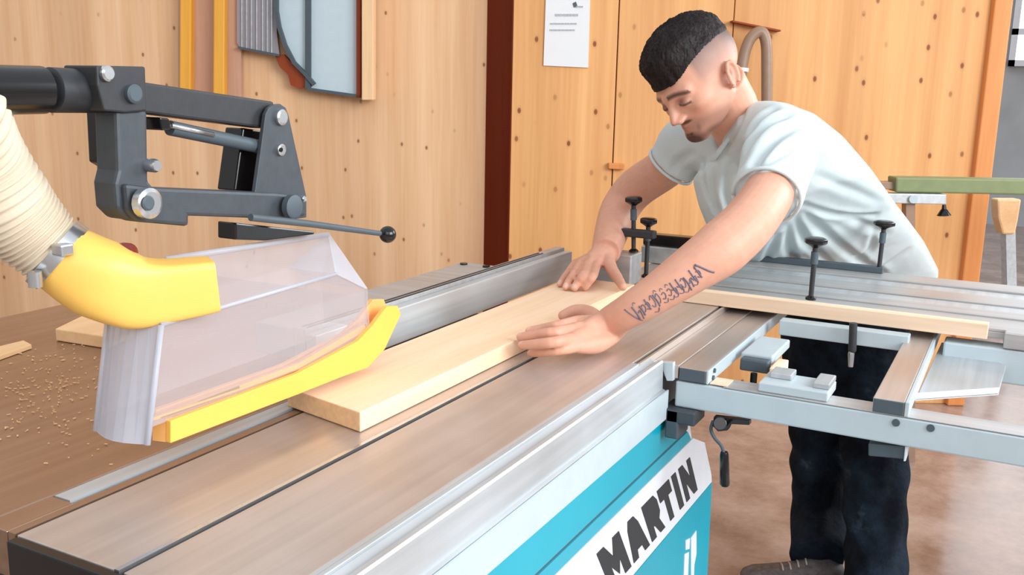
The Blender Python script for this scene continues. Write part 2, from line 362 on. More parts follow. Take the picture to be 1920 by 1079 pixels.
# ---------------------------------------------------------------- machine behind: green bar, rail, post
gm = thing('green_machine', 'olive green beam of another machine behind the man on the right', 'machine', PW(1760, 420, 3.3) * 1)
gd = 3.35
MB().prism(wp([(1680, 333), (2300, 344), (2300, 374), (1680, 361)], gd), HF * .08).build('green_beam', M['green'], gm, bevel=.006)
MB().prism(wp([(1640, 341), (1682, 342), (1682, 356), (1640, 355)], gd + .02), HF * .05).build('dark_spigot', M['tube'], gm, bevel=.003)
MB().prism(wp([(1600, 362), (1775, 365), (1775, 384), (1600, 380)], gd - .02), HF * .05).build('grey_rail', M['alu'], gm, bevel=.003)
MB().cyl(PW(1713, 374, gd - .035), PW(1713, 374, gd - .01), .014).build('blue_screw', M['glass'], gm, smooth=.6)
MB().prism(wp([(1699, 380), (1716, 380), (1716, 900), (1699, 900)], gd), HF * .04).build('post', M['tube'], gm)
mb = MB(); mb.tube([PW(1770, 384, gd), PW(1770, 392, gd), PW(1770, 394, gd), PW(1770, 404, gd)], [.006, .008, .012, .024], 16); mb.build('black_knob', M['blackgl'], gm, smooth=.6)
ts = thing('trestle', 'wooden headed trestle with a pale post at the right edge', 'trestle', PZ(1893, 700, 0))
td = 5.0
MB().prism(wp([(1870, 374), (1916, 374), (1910, 412), (1904, 440), (1880, 440), (1872, 410)], td), HF * .08).build('wooden_head', M['scrap'], ts, bevel=.01)
MB().prism([PW(x, y, td + .02) for x, y in [(1886, 430), (1904, 430), (1910, 685), (1892, 685)]], HF * .06).build('post', M['alu'], ts)
MB().prism([PW(x, y, td + .02) for x, y in [(1870, 672), (1960, 672), (1960, 688), (1870, 688)]], HF * .2).build('foot', M['alu'], ts)

# ---------------------------------------------------------------- panel saw
T = .88
saw = thing('panel_saw', 'cyan and pale grey panel saw with brown steel table', 'saw', (-.7, 1.2, 0))
B((-1.66, .551, T - .05), (-.884, 1.62, T)).build('saw_table', M['tabl'], saw, bevel=.003)
B((-1.66, 1.62, T - .05), (-1.0, 1.66, T - .01)).build('table_rail', M['alu'], saw, bevel=.003)
B((-.884, .551, T - .05), (-.8485, .628, T)).build('table_lip', M['tabl'], saw, bevel=.001)
B((-.880, .629, T - .04), (-.856, 1.55, T + .001)).build('table_insert', M['alu'], saw)
B((-.856, .625, T - .06), (-.850, 1.55, T - .004)).build('blade_slot', M['aludark'], saw)
B((-.8495, .552, T - .06), (-.8375, 1.62, T - .0005)).build('table_edge', M['tabl'], saw)
# cabinet under the slider; outline of the side as seen
cx0, cx1 = -.98, -.503
def side(pts, x, th, name, mat, bev=0): return MB().prism([V(x, y, z) for y, z in pts], (-th, 0, 0)).build(name, mat, saw, bevel=bev)
side([(.62, 0), (1.865, 0), (1.862, .34), (1.845, .53), (1.765, .60), (1.72, .66), (1.70, .70), (1.60, .765), (.62, .765)], cx1 - .004, .45, 'cabinet', M['palem'])
side([(.60, .706), (1.64, .706), (1.56, .774), (.60, .774)], cx1 + .004, .03, 'upper_cyan_band', M['cyan'])
side([(.60, .6995), (1.665, .6995), (1.66, .7055), (.60, .7055)], cx1 + .001, .02, 'shadow_line', M['cap'])
side([(.60, .676), (1.69, .676), (1.665, .699), (.60, .699)], cx1 + .003, .03, 'lower_cyan_band', M['cyand'])
side([(.60, .531), (1.852, .531), (1.845, .55), (1.78, .64), (1.70, .675), (.60, .675)], cx1 + .004, .03, 'name_panel', M['palem'])
side([(.60, 0.02), (1.866, 0.02), (1.862, .33), (1.85, .530), (.60, .530)], cx1 + .005, .03, 'lower_cyan_panel', M['cyan'])
B((-1.5, .60, .02), (-.97, 1.55, .70)).build('side_cabinet', M['cyand'], saw, bevel=.01)
B((-1.55, .575, .70), (-.52, 1.55, .826)).build('frame_casting', M['black'], saw, bevel=.004)
B((-.95, .585, .02), (-.53, .605, .69)).build('front_panel', M['cyan'], saw, bevel=.004)
# heavy slanted block lettering on the name panel (y runs along, z up)
GL = {  # outlines in a 1 x 1 cell, drawn with thick stems
 'M': [[(0, 0), (.30, 0), (.30, .45), (.5, .12), (.70, .45), (.70, 0), (1, 0), (1, 1), (.70, 1), (.5, .62), (.30, 1), (0, 1)]],
 'A': [[(0, 0), (.30, 0), (.36, .2), (.64, .2), (.70, 0), (1, 0), (.80, .8), (.66, 1), (.34, 1), (.20, .8)]],
 'R': [[(0, 0), (.34, 0), (.34, .30), (.42, .30), (.64, 0), (1, 0), (.80, .36), (.97, .52), (.97, .84), (.82, 1), (0, 1)]],
 'T': [[(.33, 0), (.67, 0), (.67, .66), (1, .66), (1, 1), (0, 1), (0, .66), (.33, .66)]],
 'I': [[(.12, 0), (.78, 0), (.78, 1), (.12, 1)]],
 'N': [[(0, 0), (.30, 0), (.30, .48), (.66, 0), (1, 0), (1, 1), (.70, 1), (.70, .52), (.34, 1), (0, 1)]]}
NAMEPOS = [('M', 1.235, .088), ('A', 1.335, .076), ('R', 1.423, .068), ('T', 1.499, .062), ('I', 1.570, .036), ('N', 1.614, .068)]
for ch, y0, wd_ in NAMEPOS:
    mb = MB()
    for poly in GL[ch]: mb.prism([V(cx1 + .0052, y0 + u * wd_ + (1 - v) * .066,   .553 + v * .090) for u, v in poly], (-.0015, 0, 0))
    mb.build('letter', M['inkd'], saw)
mk = MB()   # pale emblem lower down near the corner
for a in ([(1282, 1090), (1284, 1040), (1292, 1036), (1290, 1090)], [(1296, 1090), (1296, 1010), (1306, 996), (1306, 1040), (1302, 1060), (1301, 1090)], [(1286, 1032), (1286, 1014), (1294, 1010), (1293, 1030)]):
    mk.prism([PX(x, y, cx1 + .0062) for x, y in a], (-.0015, 0, 0))
mk.build('emblem', M['palem'], saw)

# ---------------------------------------------------------------- sliding table
sl = thing('sliding_table', 'long grey brown aluminium sliding table with two slots beside the board', 'sliding table', (-.67, 1.5, T - .055))
y0, y1 = .551, 2.62
B((-.833, y0, T - .05), (-.696, y1, T)).build('top_plate', M['slid'], sl, bevel=.001)
B((-.6955, y0, T - .05), (-.6895, y1, T + .0006)).build('slot_edge', M['chrome'], sl)
B((-.6895, y0, T - .05), (-.6835, y1, T - .008)).build('slot', M['aludark'], sl)
B((-.6835, y0, T - .05), (-.5355, y1, T)).build('top_plate', M['slid'], sl, bevel=.001)
B((-.5355, 1.45, T - .05), (-.529, y1, T - .008)).build('slot', M['aludark'], sl)
B((-.5355, y0, T - .05), (-.5305, 1.4498, T - .0002)).build('slot_cover', M['alu'], sl)
B((-.5305, y0, T - .05), (-.524, 1.4498, T)).build('slot_edge', M['alu'], sl, bevel=.001)
B((-.529, 1.4502, T - .05), (-.5235, y1, T - .0006)).build('slot_lip', M['slid'], sl, bevel=.001)
B((-.5233, 1.515, .845), (-.4778, 2.40, .868)).build('side_plate', M['slid'], sl, bevel=.001)
pr_ = [(-.5238, T - .004), (-.512, T - .010), (-.508, T - .003), (-.502, T - .003), (-.5, T - .006), (-.4985, .828), (-.4935, .826), (-.492, .775), (-.52, .775), (-.5238, .83)]
MB().prism([V(x, y0, z) for x, z in pr_], (0, 1.500 - y0, 0)).build('side_rail', M['alu'], sl)
B((-.4925, y0, .7755), (-.4895, 1.506, .8255)).build('lower_rail', M['greym'], sl)
B((-.523, 1.502, .776), (-.505, 1.9, .844)).build('inner_rail', M['charc'], sl)
B((-.833, y0 - .012, T - .055), (-.5, y0 - .0005, T - .001)).build('end_cap', M['blackgl'], sl, bevel=.002)
B((-.83, y0 + .03, .827), (-.53, y1 - .3, T - .051)).build('underside', M['groove'], sl)

# ---------------------------------------------------------------- rip fence
rf = thing('rip_fence', 'long grey aluminium rip fence standing on the saw table behind the board', 'fence', (-.97, 1.5, T))
B((-.945, 1.12, T + .001), (-.925, 2.06, .944)).build('fence_face', M['alu'], rf, bevel=.002)
B((-.968, 1.12, T + .001), (-.9455, 2.06, .951)).build('fence_body', M['aluX'], rf, bevel=.001)
for x in (-.951, -.961): B((x, 1.13, .9512), (x + .0035, 1.95, .9522)).build('top_slot', M['aludark'], rf)
B((-1.046, 1.12, .90), (-.9685, 1.76, .950)).build('top_plate', M['aluX'], rf, bevel=.002)
for x in (-1.03, -.975): MB().cyl((x, 1.735, .95), (x, 1.735, .9535), .008).build('bolt', M['blackgl'], rf, smooth=.6)

# ---------------------------------------------------------------- workpieces
bo = MB().prism([V(-.718, .953, T + .001), V(-.718, 1.935, T + .001), V(-.866, 1.935, T + .001), V(-.866, .985, T + .001)], (0, 0, .027)).build('wooden_board', M['board'], bevel=.0015)
bo.data.materials.append(M['endgrain'])
for p in bo.data.polygons:
    if p.normal.y < -.9: p.material_index = 1
tag(bo, 'long planed pale spruce board pushed along the sliding table', 'board')
ws = B((-.70, 1.945, T + .0008), (-.0275, 1.972, .909)).build('fence_batten', M['strip'], bevel=.0015)
tag(ws, 'pale wooden batten lying along the front of the crosscut fence', 'batten')
def block(pts, z0, z1, name, mat, label, cat, bev=.002):
    return tag(MB().prism([V(p[0], p[1], z0) for p in pts], (0, 0, z1 - z0)).build(name, mat, bevel=bev), label, cat)
q = [PZ(105, 640, T), PZ(205, 656, T), PZ(252, 632, T), PZ(160, 612, T)]
block(q, T + .0005, T + .022, 'wood_offcut', M['scrap'], 'small pale wood offcut lying under the yellow dust elbow', 'offcut')
q = [PZ(-40, 668, T), PZ(-20, 684, T), PZ(60, 655, T), PZ(45, 647, T)]
block(q, T + .0005, T + .008, 'wood_strip', M['scrap'], 'thin pale wood strip at the left edge of the brown table', 'offcut', .001)
sd = MB()
for i in range(340):
    px = rng.normal(120, 90); py = rng.normal(730, 55)
    if not (0 < px < 270 and 640 < py < 900): continue
    p = PZ(px, py, T + .0012); s_ = rng.uniform(.0009, .0024); a_ = rng.uniform(0, 3.1)
    d1 = V(math.cos(a_), math.sin(a_), 0) * s_; d2 = V(-math.sin(a_), math.cos(a_), 0) * s_ * .4
    sd.prism([p - d1 - d2, p + d1 - d2, p + d1 + d2, p - d1 + d2], (0, 0, .0006))
tag(sd.build('sawdust', M['scrap']), 'fine pale sawdust scattered over the brown saw table', 'sawdust', kind='stuff')

# ---------------------------------------------------------------- outrigger frame
of = thing('outrigger_frame', 'grey aluminium support frame bolted to the side of the sliding table', 'frame', (-.3, 1.7, .79))
Yn = 1.517
def yb(pts, y, d, name, mat, bev=.002, parent=None): return MB().prism([PY(a, b, y) for a, b in pts], (0, d, 0)).build(name, mat, parent or of, bevel=bev)
B((-.482, Yn, .795), (.7, Yn + .05, .8405)).build('front_beam', M['greym'], of, bevel=.003)
B((-.40, Yn + .0, .8415), (.7, Yn + .05, .8425)).build('beam_top', M['aluX'], of)
B((-.398, 1.90, .848), (-.157, 1.93, .8785)).build('rear_beam', M['greym'], of, bevel=.002)
ZM = .8655
B((-.477, 1.517, .8428), (-.4295, 2.40, ZM)).build('side_member', M['slid'], of, bevel=.0015)
B((-.4755, 1.5135, .8435), (-.431, 1.5168, ZM - .001)).build('end_cap', M['cap'], of, bevel=.001)
B((-.4293, 1.515, .8428), (-.4255, 2.40, ZM + .0004)).build('side_edge', M['greym'], of, bevel=.001)
for y, z in ((1.545, .860), (1.54, .849)): MB().cyl((-.4253, y, z), (-.4225, y, z), .004, 12).build('bolt', M['cap'], of, smooth=.6)
B((-.167, 1.517, .8428), (-.121, 2.40, ZM)).build('side_member', M['slid'], of, bevel=.0015)
B((-.166, 1.5135, .8435), (-.122, 1.5168, ZM - .001)).build('end_cap', M['cap'], of, bevel=.001)
B((-.1208, 1.515, .8428), (-.1145, 2.40, ZM + .0004)).build('side_edge', M['greym'], of, bevel=.001)
B((-.424, 1.52, .8428), (-.395, 1.56, .8445)).build('wood_shim', M['strip'], of)
for px in (1680, 1745):
    p = PY(px, 793 if px == 1680 else 803, Yn); MB().cyl(p + V(0, -.002, 0), p + V(0, .004, 0), .0058, 16).build('bolt', M['cap'], of, smooth=.6)
g = [PZ(1716, 752, .835), PZ(1765, 646, .835), PZ(1800, 648, .835), PZ(1886, 690, .835), PZ(1872, 741, .835)]
MB().prism(g, (0, 0, .004)).build('gusset_plate', M['alu'], of, bevel=.001)
MB().prism([g[0], g[4], g[4] + V(0, .004, 0), g[0] + V(0, .004, 0)], (0, 0, .012)).build('gusset_flange', M['palem'], of)
# bracket at slider and hook
yb([(1222, 679), (1262, 681), (1262, 715), (1250, 715), (1240, 688), (1222, 684)], 1.505, .012, 'hook_bracket', M['greym'], .001)
B((-.491, 1.50, .742), (-.468, 1.56, .794)).build('mount_block', M['cap'], of, bevel=.003)
B((-.4985, 1.50, .770), (-.44, 1.56, .7945)).build('mount_plate', M['charc'], of, bevel=.003)
# cast stop under the frame, right
yb([(1628, 832), (1700, 838), (1697, 862), (1628, 856)], 1.53, .03, 'lower_bracket', M['cap'], .002)
yb([(1697, 838), (1703, 838), (1698, 866), (1694, 866)], 1.525, .03, 'bracket_edge', M['palem'], .001)
# clamping lever with dangling grip
lv = MB(); lv.cyl(PY(1350, 795, 1.55), PY(1350, 795, 1.50), .011); lv.prism([PY(x, y, 1.53) for x, y in [(1338, 782), (1405, 789), (1405, 798), (1370, 796), (1364, 808), (1346, 810), (1336, 800)]], (0, .014, 0))
lev = lv.build('clamping_lever', M['blackgl'], of, bevel=.001)
MB().tube(smoothpath([PY(x, y, 1.52) for x, y in [(1337, 790), (1333, 806), (1340, 822), (1352, 836), (1357, 850)]]), .0028, 10).build('lever_rod', M['cap'], lev, smooth=4)
MB().tube([PY(x, y, 1.52) for x, y in [(1358, 848), (1358, 854), (1359, 908), (1359, 912)]], [.006, .0075, .0085, .006], 16).build('lever_grip', M['blackgl'], lev, smooth=.7)
# stop fittings in the frame
sb = thing('stop_block', 'pale grey stepped metal block lying on the front beam of the frame', 'block', PY(1495, 745, Yn))
B((-.345, 1.525, .8427), (-.235, 1.60, .858)).build('base', M['greym'], sb, bevel=.002)
B((-.335, 1.56, .858), (-.30, 1.60, .868)).build('raised_lug', M['alu'], sb, bevel=.002)
B((-.262, 1.54, .858), (-.236, 1.60, .868)).build('raised_lug', M['alu'], sb, bevel=.002)
sc = thing('slide_clamp', 'dark clamp on the inside of the frame by the sliding table', 'clamp', PZ(1440, 680, .845))
B((-.415, 1.68, .845), (-.358, 1.82, .862)).build('clamp_body', M['greym'], sc, bevel=.003)
B((-.410, 1.655, .835), (-.360, 1.6798, .857)).build('clamp_jaw', M['cap'], sc, bevel=.003)
B((-.352, 1.63, .80), (-.334, 1.70, .855)).build('wood_pad', M['strip'], sc, bevel=.002)
MB().cyl((-.38, 1.64, .838), (-.38, 1.64, .80), .006).build('screw', M['blackgl'], sc, smooth=.6)
sp = thing('support_spindle', 'black threaded spindle with silver tip hanging under the wooden batten', 'spindle', PY(1600, 690, 1.885))
MB().tube([PY(1600, 606, 1.885), PY(1598, 658, 1.885), PY(1596, 660, 1.885)], [.0075, .0075, .005], 16).build('rod', M['black'], sp, smooth=.6)
MB().tube([PY(1596, 660, 1.885), PY(1596, 664, 1.885), PY(1595, 688, 1.885)], [.005, .006, .0045], 14).build('silver_tip', M['chrome'], sp, smooth=.6)

# ---------------------------------------------------------------- crosscut table and fence
cf = thing('crosscut_fence', 'wide ribbed aluminium crosscut fence on the outrigger in front of the man', 'fence', (-.2, 2.2, T))
zt = .897
B((-.705, 1.9725, T), (.75, 2.452, zt - .006)).build('deck', M['aluX'], cf, bevel=.001)
for i, (a_, b_, h, mt) in enumerate([(1.975, 2.07, 0, 'aluX'), (2.074, 2.13, .003, 'aluX'), (2.136, 2.20, -.001, 'alu'), (2.205, 2.29, .002, 'aluX'), (2.296, 2.36, -.001, 'alu'), (2.365, 2.452, .003, 'aluX')]):
    B((-.703, a_, zt - .006), (.75, b_, zt + h)).build('rib', M[mt], cf, bevel=.001)
B((.0, 1.945, .868), (.75, 1.972, .898)).build('front_lip', M['aluX'], cf, bevel=.002)
B((-.1, 1.95, .80), (.75, 2.0, .866)).build('under_beam', M['greym'], cf, bevel=.004)
B((-.62, 2.43, zt + .003), (-.275, 2.455, zt + .018)).build('rear_rail', M['cap'], cf, bevel=.002)
B((-.86, 2.36, .925), (-.66, 2.40, .955)).build('rear_stop', M['blackgl'], cf, bevel=.004)
B((-.86, 2.35, T + .001), (-.65, 2.42, .925)).build('rear_bracket', M['alu'], cf, bevel=.003)
def clamp(px, pt, pb, y, label, kn=.019, arm=False, z=None, lean_=0):
    top = PY(px, pt, y); bot = PY(px + lean_, pb, y)
    t = thing('hold_down_clamp', label, 'clamp', bot, 'black screw clamps on the crosscut fence')
    d = (bot - top).normalized()
    MB().tube([top, top + d * .012, bot], [.0055, .0055, .005], 14).build('spindle', M['black'], t, smooth=.6)
    k = MB(); k.tube([top + d * .012, top + d * .008, top + d * .002, top - d * .006, top - d * .009], [.006, .011, kn, kn, kn * .7], 8); k.build('knob', M['blackgl'], t, bevel=.001, smooth=.6)
    MB().tube([bot - d * .008, bot - d * .004, bot], [.006, .011, .011], 14).build('foot', M['blackgl'], t, smooth=.6)
    MB().cyl(top + d * .02, top + d * .045, .0075, 14).build('collar', M['cap'], t, smooth=.6)
    if arm:
        MB().box((bot.x - .045, bot.y - .012, bot.z + .035), (bot.x + .05, bot.y + .012, bot.z + .053)).build('arm', M['black'], t, bevel=.003)
    return t
B((-.86, 2.03, T + .001), (-.765, 2.10, .953)).build('left_stop', M['aluX'], cf, bevel=.003)
clamp(1188, 376, 473, 2.065, 'black knobbed screw clamp farthest left, close beside the right wrist', .021, True)
clamp(1216, 416, 520, 2.12, 'black knobbed clamp between the two forearms, silvery spindle', .021, lean_=-5)
clamp(1530, 454, 562, 1.99, 'black knobbed clamp pressing just behind the wooden batten', .023, lean_=-10)
clamp(1658, 421, 522, 2.44, 'black knobbed clamp farthest right, against the pale shirt', .025, lean_=-12)

# ---------------------------------------------------------------- overhead guard arm
XG = -.86
gd_ = thing('blade_guard', 'black jointed overhead arm carrying a clear hood with yellow edging', 'saw guard', (-.85, .9, T + .02))
def gx(pts, x, th, name, mat, bev=.002, parent=None, smooth=None): return MB().prism([PX(a, b, x) for a, b in pts], (-th, 0, 0)).build(name, mat, parent or gd_, bevel=bev, smooth=smooth)
# incoming tube and coupling
MB().tube([PX(-260, 168, -.87), PX(78, 169, -.87)], .0235, 24).build('support_tube', M['blackgl'], gd_, smooth=.6)
mb = MB(); mb.tube([PX(70, 168, -.87), PX(80, 168, -.87), PX(84, 168, -.87), PX(92, 168, -.87)], [.017, .017, .014, .014], 20); mb.build('tube_neck', M['cap'], gd_, smooth=.6)
MB().tube([PX(90, 169, -.87), PX(94, 169, -.87), PX(200, 172, -.87)], [.018, .0225, .0225], 24).build('coupling', M['black'], gd_, smooth=.6)
# clamp block and hanging post
gx([(181, 123), (273, 125), (276, 208), (236, 212), (196, 208), (183, 160)], -.835, .05, 'clamp_block', M['black'])
gx([(197, 200), (222, 205), (222, 318), (202, 306)], -.86, .03, 'rear_strap', M['blackgl'])
gx([(218, 205), (277, 208), (279, 340), (290, 352), (298, 372), (355, 380), (355, 425), (300, 420), (240, 412), (220, 392), (216, 345), (222, 320)], -.84, .035, 'hanging_post', M['charc'], .004)
def bolt(px, py, x, r, mat='chrome', t=.006, parent=None):
    p = PX(px, py, x); m = MB(); m.tube([p + V(-.004, 0, 0), p + V(t * .7, 0, 0), p + V(t, 0, 0)], [r, r, r * .75], 20); return m.build('bolt', M[mat], parent or gd_, smooth=.5)
bolt(198, 138, -.835, .008, 'chrome'); bolt(248, 176, -.835, .010, 'cap'); bolt(281, 310, -.838, .0075, 'chrome', .012)
bolt(275, 381, -.822, .0165, 'chrome', .008); bolt(275, 381, -.815, .008, 'cap', .004)
# upper arm, lower arm
gx([(270, 154), (515, 191), (505, 242), (300, 216), (270, 212)], -.845, .03, 'upper_arm', M['black'], .003)
gx([(236, 345), (290, 352), (520, 362), (555, 366), (575, 372), (575, 405), (540, 412), (440, 408), (354, 405), (352, 424), (262, 417), (240, 396)], -.832, .03, 'lower_arm', M['charc'], .004)
# gas strut
st = MB(); st.tube([PX(318, 240, -.85), PX(490, 276, -.85)], .0085, 16); o = st.build('gas_strut', M['cap'], gd_, smooth=.6)
MB().tube([PX(322, 236, -.842), PX(400, 253, -.842)], .003, 10).build('strut_rod', M['chrome'], o, smooth=4)
gx([(300, 220), (318, 222), (322, 244), (304, 245)], -.838, .03, 'strut_lug', M['blackgl'])
# back link and tapering side plate
gx([(456, 240), (490, 245), (480, 360), (440, 358)], -.865, .03, 'rear_link', M['blackgl'])
gx([(498, 215), (504, 203), (514, 196), (526, 195), (536, 202), (541, 214), (575, 370), (575, 408), (548, 412), (478, 362), (488, 290)], -.835, .006, 'side_plate', M['charc'], .001)
bolt(526, 220, -.834, .010, 'chrome', .005); bolt(526, 281, -.834, .0075, 'chrome', .004); bolt(526, 281, -.8305, .003, 'blackgl', .002)
bolt(548, 388, -.822, .0155, 'cap', .006); bolt(566, 373, -.826, .004, 'chrome', .006)
# saddle and lever with ball
gx([(442, 418), (590, 434), (590, 440), (500, 452), (442, 450)], -.84, .03, 'saddle', M['blackgl'])
MB().tube([PX(470, 408, -.815), PX(580, 420, -.815), PX(712, 438, -.815)], [.0045, .0045, .0038], 12).build('lever_rod', M['cap'], gd_, smooth=.6)
MB().ball(PX(727, 440, -.815), .0125, 24, 16).build('ball_knob', M['blackgl'], gd_, smooth=4)
# clear hood: near wall, far wall, sloped roof, tail plate, nose
XN, XF = -.812, -.895
n1 = [(284, 802), (302, 610), (629, 514), (686, 542), (690, 616), (672, 650)]
near = [PX(a, b, XN) for a, b in n1]; hood = thing_part = None
MB().prism(near, (-.003, 0, 0)).build('hood_side', M['clear'], gd_)
farw = [V(XF, p.y, p.z) for p in near]
MB().prism(farw, (.003, 0, 0)).build('hood_side', M['clear'], gd_)
# roof: from near[1]-near[2] up to a ridge
r0 = PX(312, 487, -.853); r1 = PX(615, 440, -.853)
MB().prism([near[1], near[2], r1, r0], (-.001, 0, .003)).build('hood_roof', M['clear'], gd_)
MB().prism([farw[1], farw[2], r1, r0], (.001, 0, .003)).build('hood_roof', M['clear'], gd_)
MB().tube([r0, r1], .004, 10).build('hood_ridge', M['cleard'], gd_, smooth=4)
MB().tube([near[1], near[2]], .0028, 8).build('hood_seam', M['cleard'], gd_, smooth=4)
MB().prism([r1, near[2], near[3], V(XF, near[3].y, near[3].z), farw[2]], (0, .004, 0)).build('hood_nose', M['cleard'], gd_)
MB().prism([near[3], near[4], V(XF, near[4].y, near[4].z), V(XF, near[3].y, near[3].z)], (0, .004, 0)).build('hood_nose', M['clear'], gd_)
# tail plate, bowed
tb = [PX(276, 800, XN), PX(262, 828, XN - .0), V(-.85, PX(262, 828, XN).y - .004, PX(262, 828, XN).z - .002), PX(214, 822, XF)]
tl = MB(); rows = []
for k in range(7):
    t = k / 6; x = XN + (XF - XN) * t; bow = -.012 * math.sin(math.pi * t)
    lo = V(x, near[0].y + bow - .006, near[0].z - .018); hi = V(x, near[1].y + bow * .6, near[1].z); rows.append((lo, hi))
for k in range(6): 
    a, c = rows[k]; b_, d_ = rows[k + 1]; tl.prism([a, b_, d_, c], (0, .003, 0))
tl.build('hood_tail', M['cleard'], gd_)
MB().tube([rows[0][0] + V(0, -.001, 0), rows[0][1]], .0035, 8).build('tail_edge', M['cleard'], gd_, smooth=4)
MB().tube([rows[-1][0], rows[-1][1]], .0035, 8).build('tail_edge', M['cleard'], gd_, smooth=4)
# yellow edging: near side bar with upturned nose, far side bar
yb1 = [(320, 832), (320, 790), (560, 700), (672, 640), (700, 610), (726, 575), (746, 574), (752, 590), (722, 655), (690, 690), (640, 708), (560, 740)]
gx(yb1, -.806, .008, 'edge_strip', M['yellow'], .001)
p1 = [PX(a, b, -.806) for a, b in yb1]
MB().prism([V(-.842, p.y + .004, p.z + .006) for p in p1], (.008, 0, 0)).build('edge_strip', M['orange'], gd_, bevel=.001)
MB().prism([p1[0] + V(-.008, 0, 0), p1[1] + V(-.008, 0, 0), V(-.83, p1[1].y - .004, p1[1].z), V(-.83, p1[0].y - .004, p1[0].z)], (0, .01, 0)).build('strip_end', M['orange'], gd_)
MB().prism([PX(a, b, -.815) for a, b in [(282, 790), (320, 780), (560, 692), (690, 618), (688, 606), (560, 682), (320, 772), (282, 786)]], (-.006, 0, 0)).build('inner_rail', M['orange'], gd_)
# yellow elbow: round socket to flat mouth
C0 = at(108, 478, 1.03); C1 = at(180, 520, 1.04); C2 = at(245, 545, 1.06); C3 = at(305, 545, 1.075); C4 = at(400, 532, 1.10)
def ring(c, t, ru, rv, sq, n=32):
    t = t.normalized(); up = V(0, 0, 1); a = t.cross(up).normalized(); b_ = a.cross(t); out = []
    for k in range(n):
        q = 2 * math.pi * k / n; cc, ss = math.cos(q), math.sin(q); e = 2 / (2 + sq * 6)
        out.append(c + a * ru * math.copysign(abs(cc) ** e, cc) + b_ * rv * math.copysign(abs(ss) ** e, ss))
    return out
dirs = [C1 - C0, C2 - C0, C3 - C1, C4 - C2, C4 - C3]
rr_ = [(.0365, .037, 0), (.039, .043, .1), (.036, .040, .4), (.030, .033, .9), (.026, .029, 1.3)]
cs = smoothpath([C0, C1, C2, C3, C4], 5); rings = []
for i, c in enumerate(cs):
    t = cs[min(i + 1, len(cs) - 1)] - cs[max(0, i - 1)]; s_ = i / 5; k = min(int(s_), 3); u = s_ - k
    r = [rr_[k][j] * (1 - u) + rr_[k + 1][j] * u for j in range(3)]; rings.append(ring(c, t, *r))
MB().loft(rings).build('dust_elbow', M['yellowp'], gd_, smooth=.9)
MB().tube([at(232, 470, 1.20), at(240, 474, 1.17), at(247, 480, 1.16)], [.010, .012, .006], 16).build('red_knob', M['red'], gd_, smooth=.7)

# dust hose: ribbed tube from upper left with a steel band clamp
dh = thing('dust_hose', 'beige ribbed dust extraction hose at the left edge', 'hose', at(60, 400, .98))
ctr = smoothpath([at(-190, 60, .86), at(-100, 190, .88), at(-50, 290, .95), at(10, 382, .99), at(62, 438, 1.015), at(108, 478, 1.03)], 44)
rad = [(.045 + .0022 * math.sin(i * 2 * math.pi / 8)) * (1 - .17 * min(1, max(0, (i - 130) / 70))) for i in range(len(ctr))]
MB().tube(ctr, rad, 40).build('hose', M['hose'], dh, smooth=4)
t_ = ((C1 - C0).normalized() + (C0 - at(62, 438, 1.015)).normalized()).normalized(); c_ = C0 + t_ * .001
hc = MB(); hc.tube([c_ - t_ * .0085, c_ - t_ * .008, c_ + t_ * .006, c_ + t_ * .0065], [.036, .0415, .0415, .036], 40); band = hc.build('hose_clamp', M['chrome'], dh, smooth=.6)
p = at(66, 524, .985); MB().cyl(p + V(0, 0, .008), p - V(0, 0, .008), .007, 14).build('clamp_screw', M['chrome'], band, smooth=.6)
MB().box(at(118, 468, .992) - V(.008, .008, .006), at(118, 468, .992) + V(.008, .008, .006)).build('clamp_housing', M['chrome'], band, bevel=.002)
#PERSON
HEAD_AZ, HEAD_PIT, HEAD_ROLL = 25, 40, 0
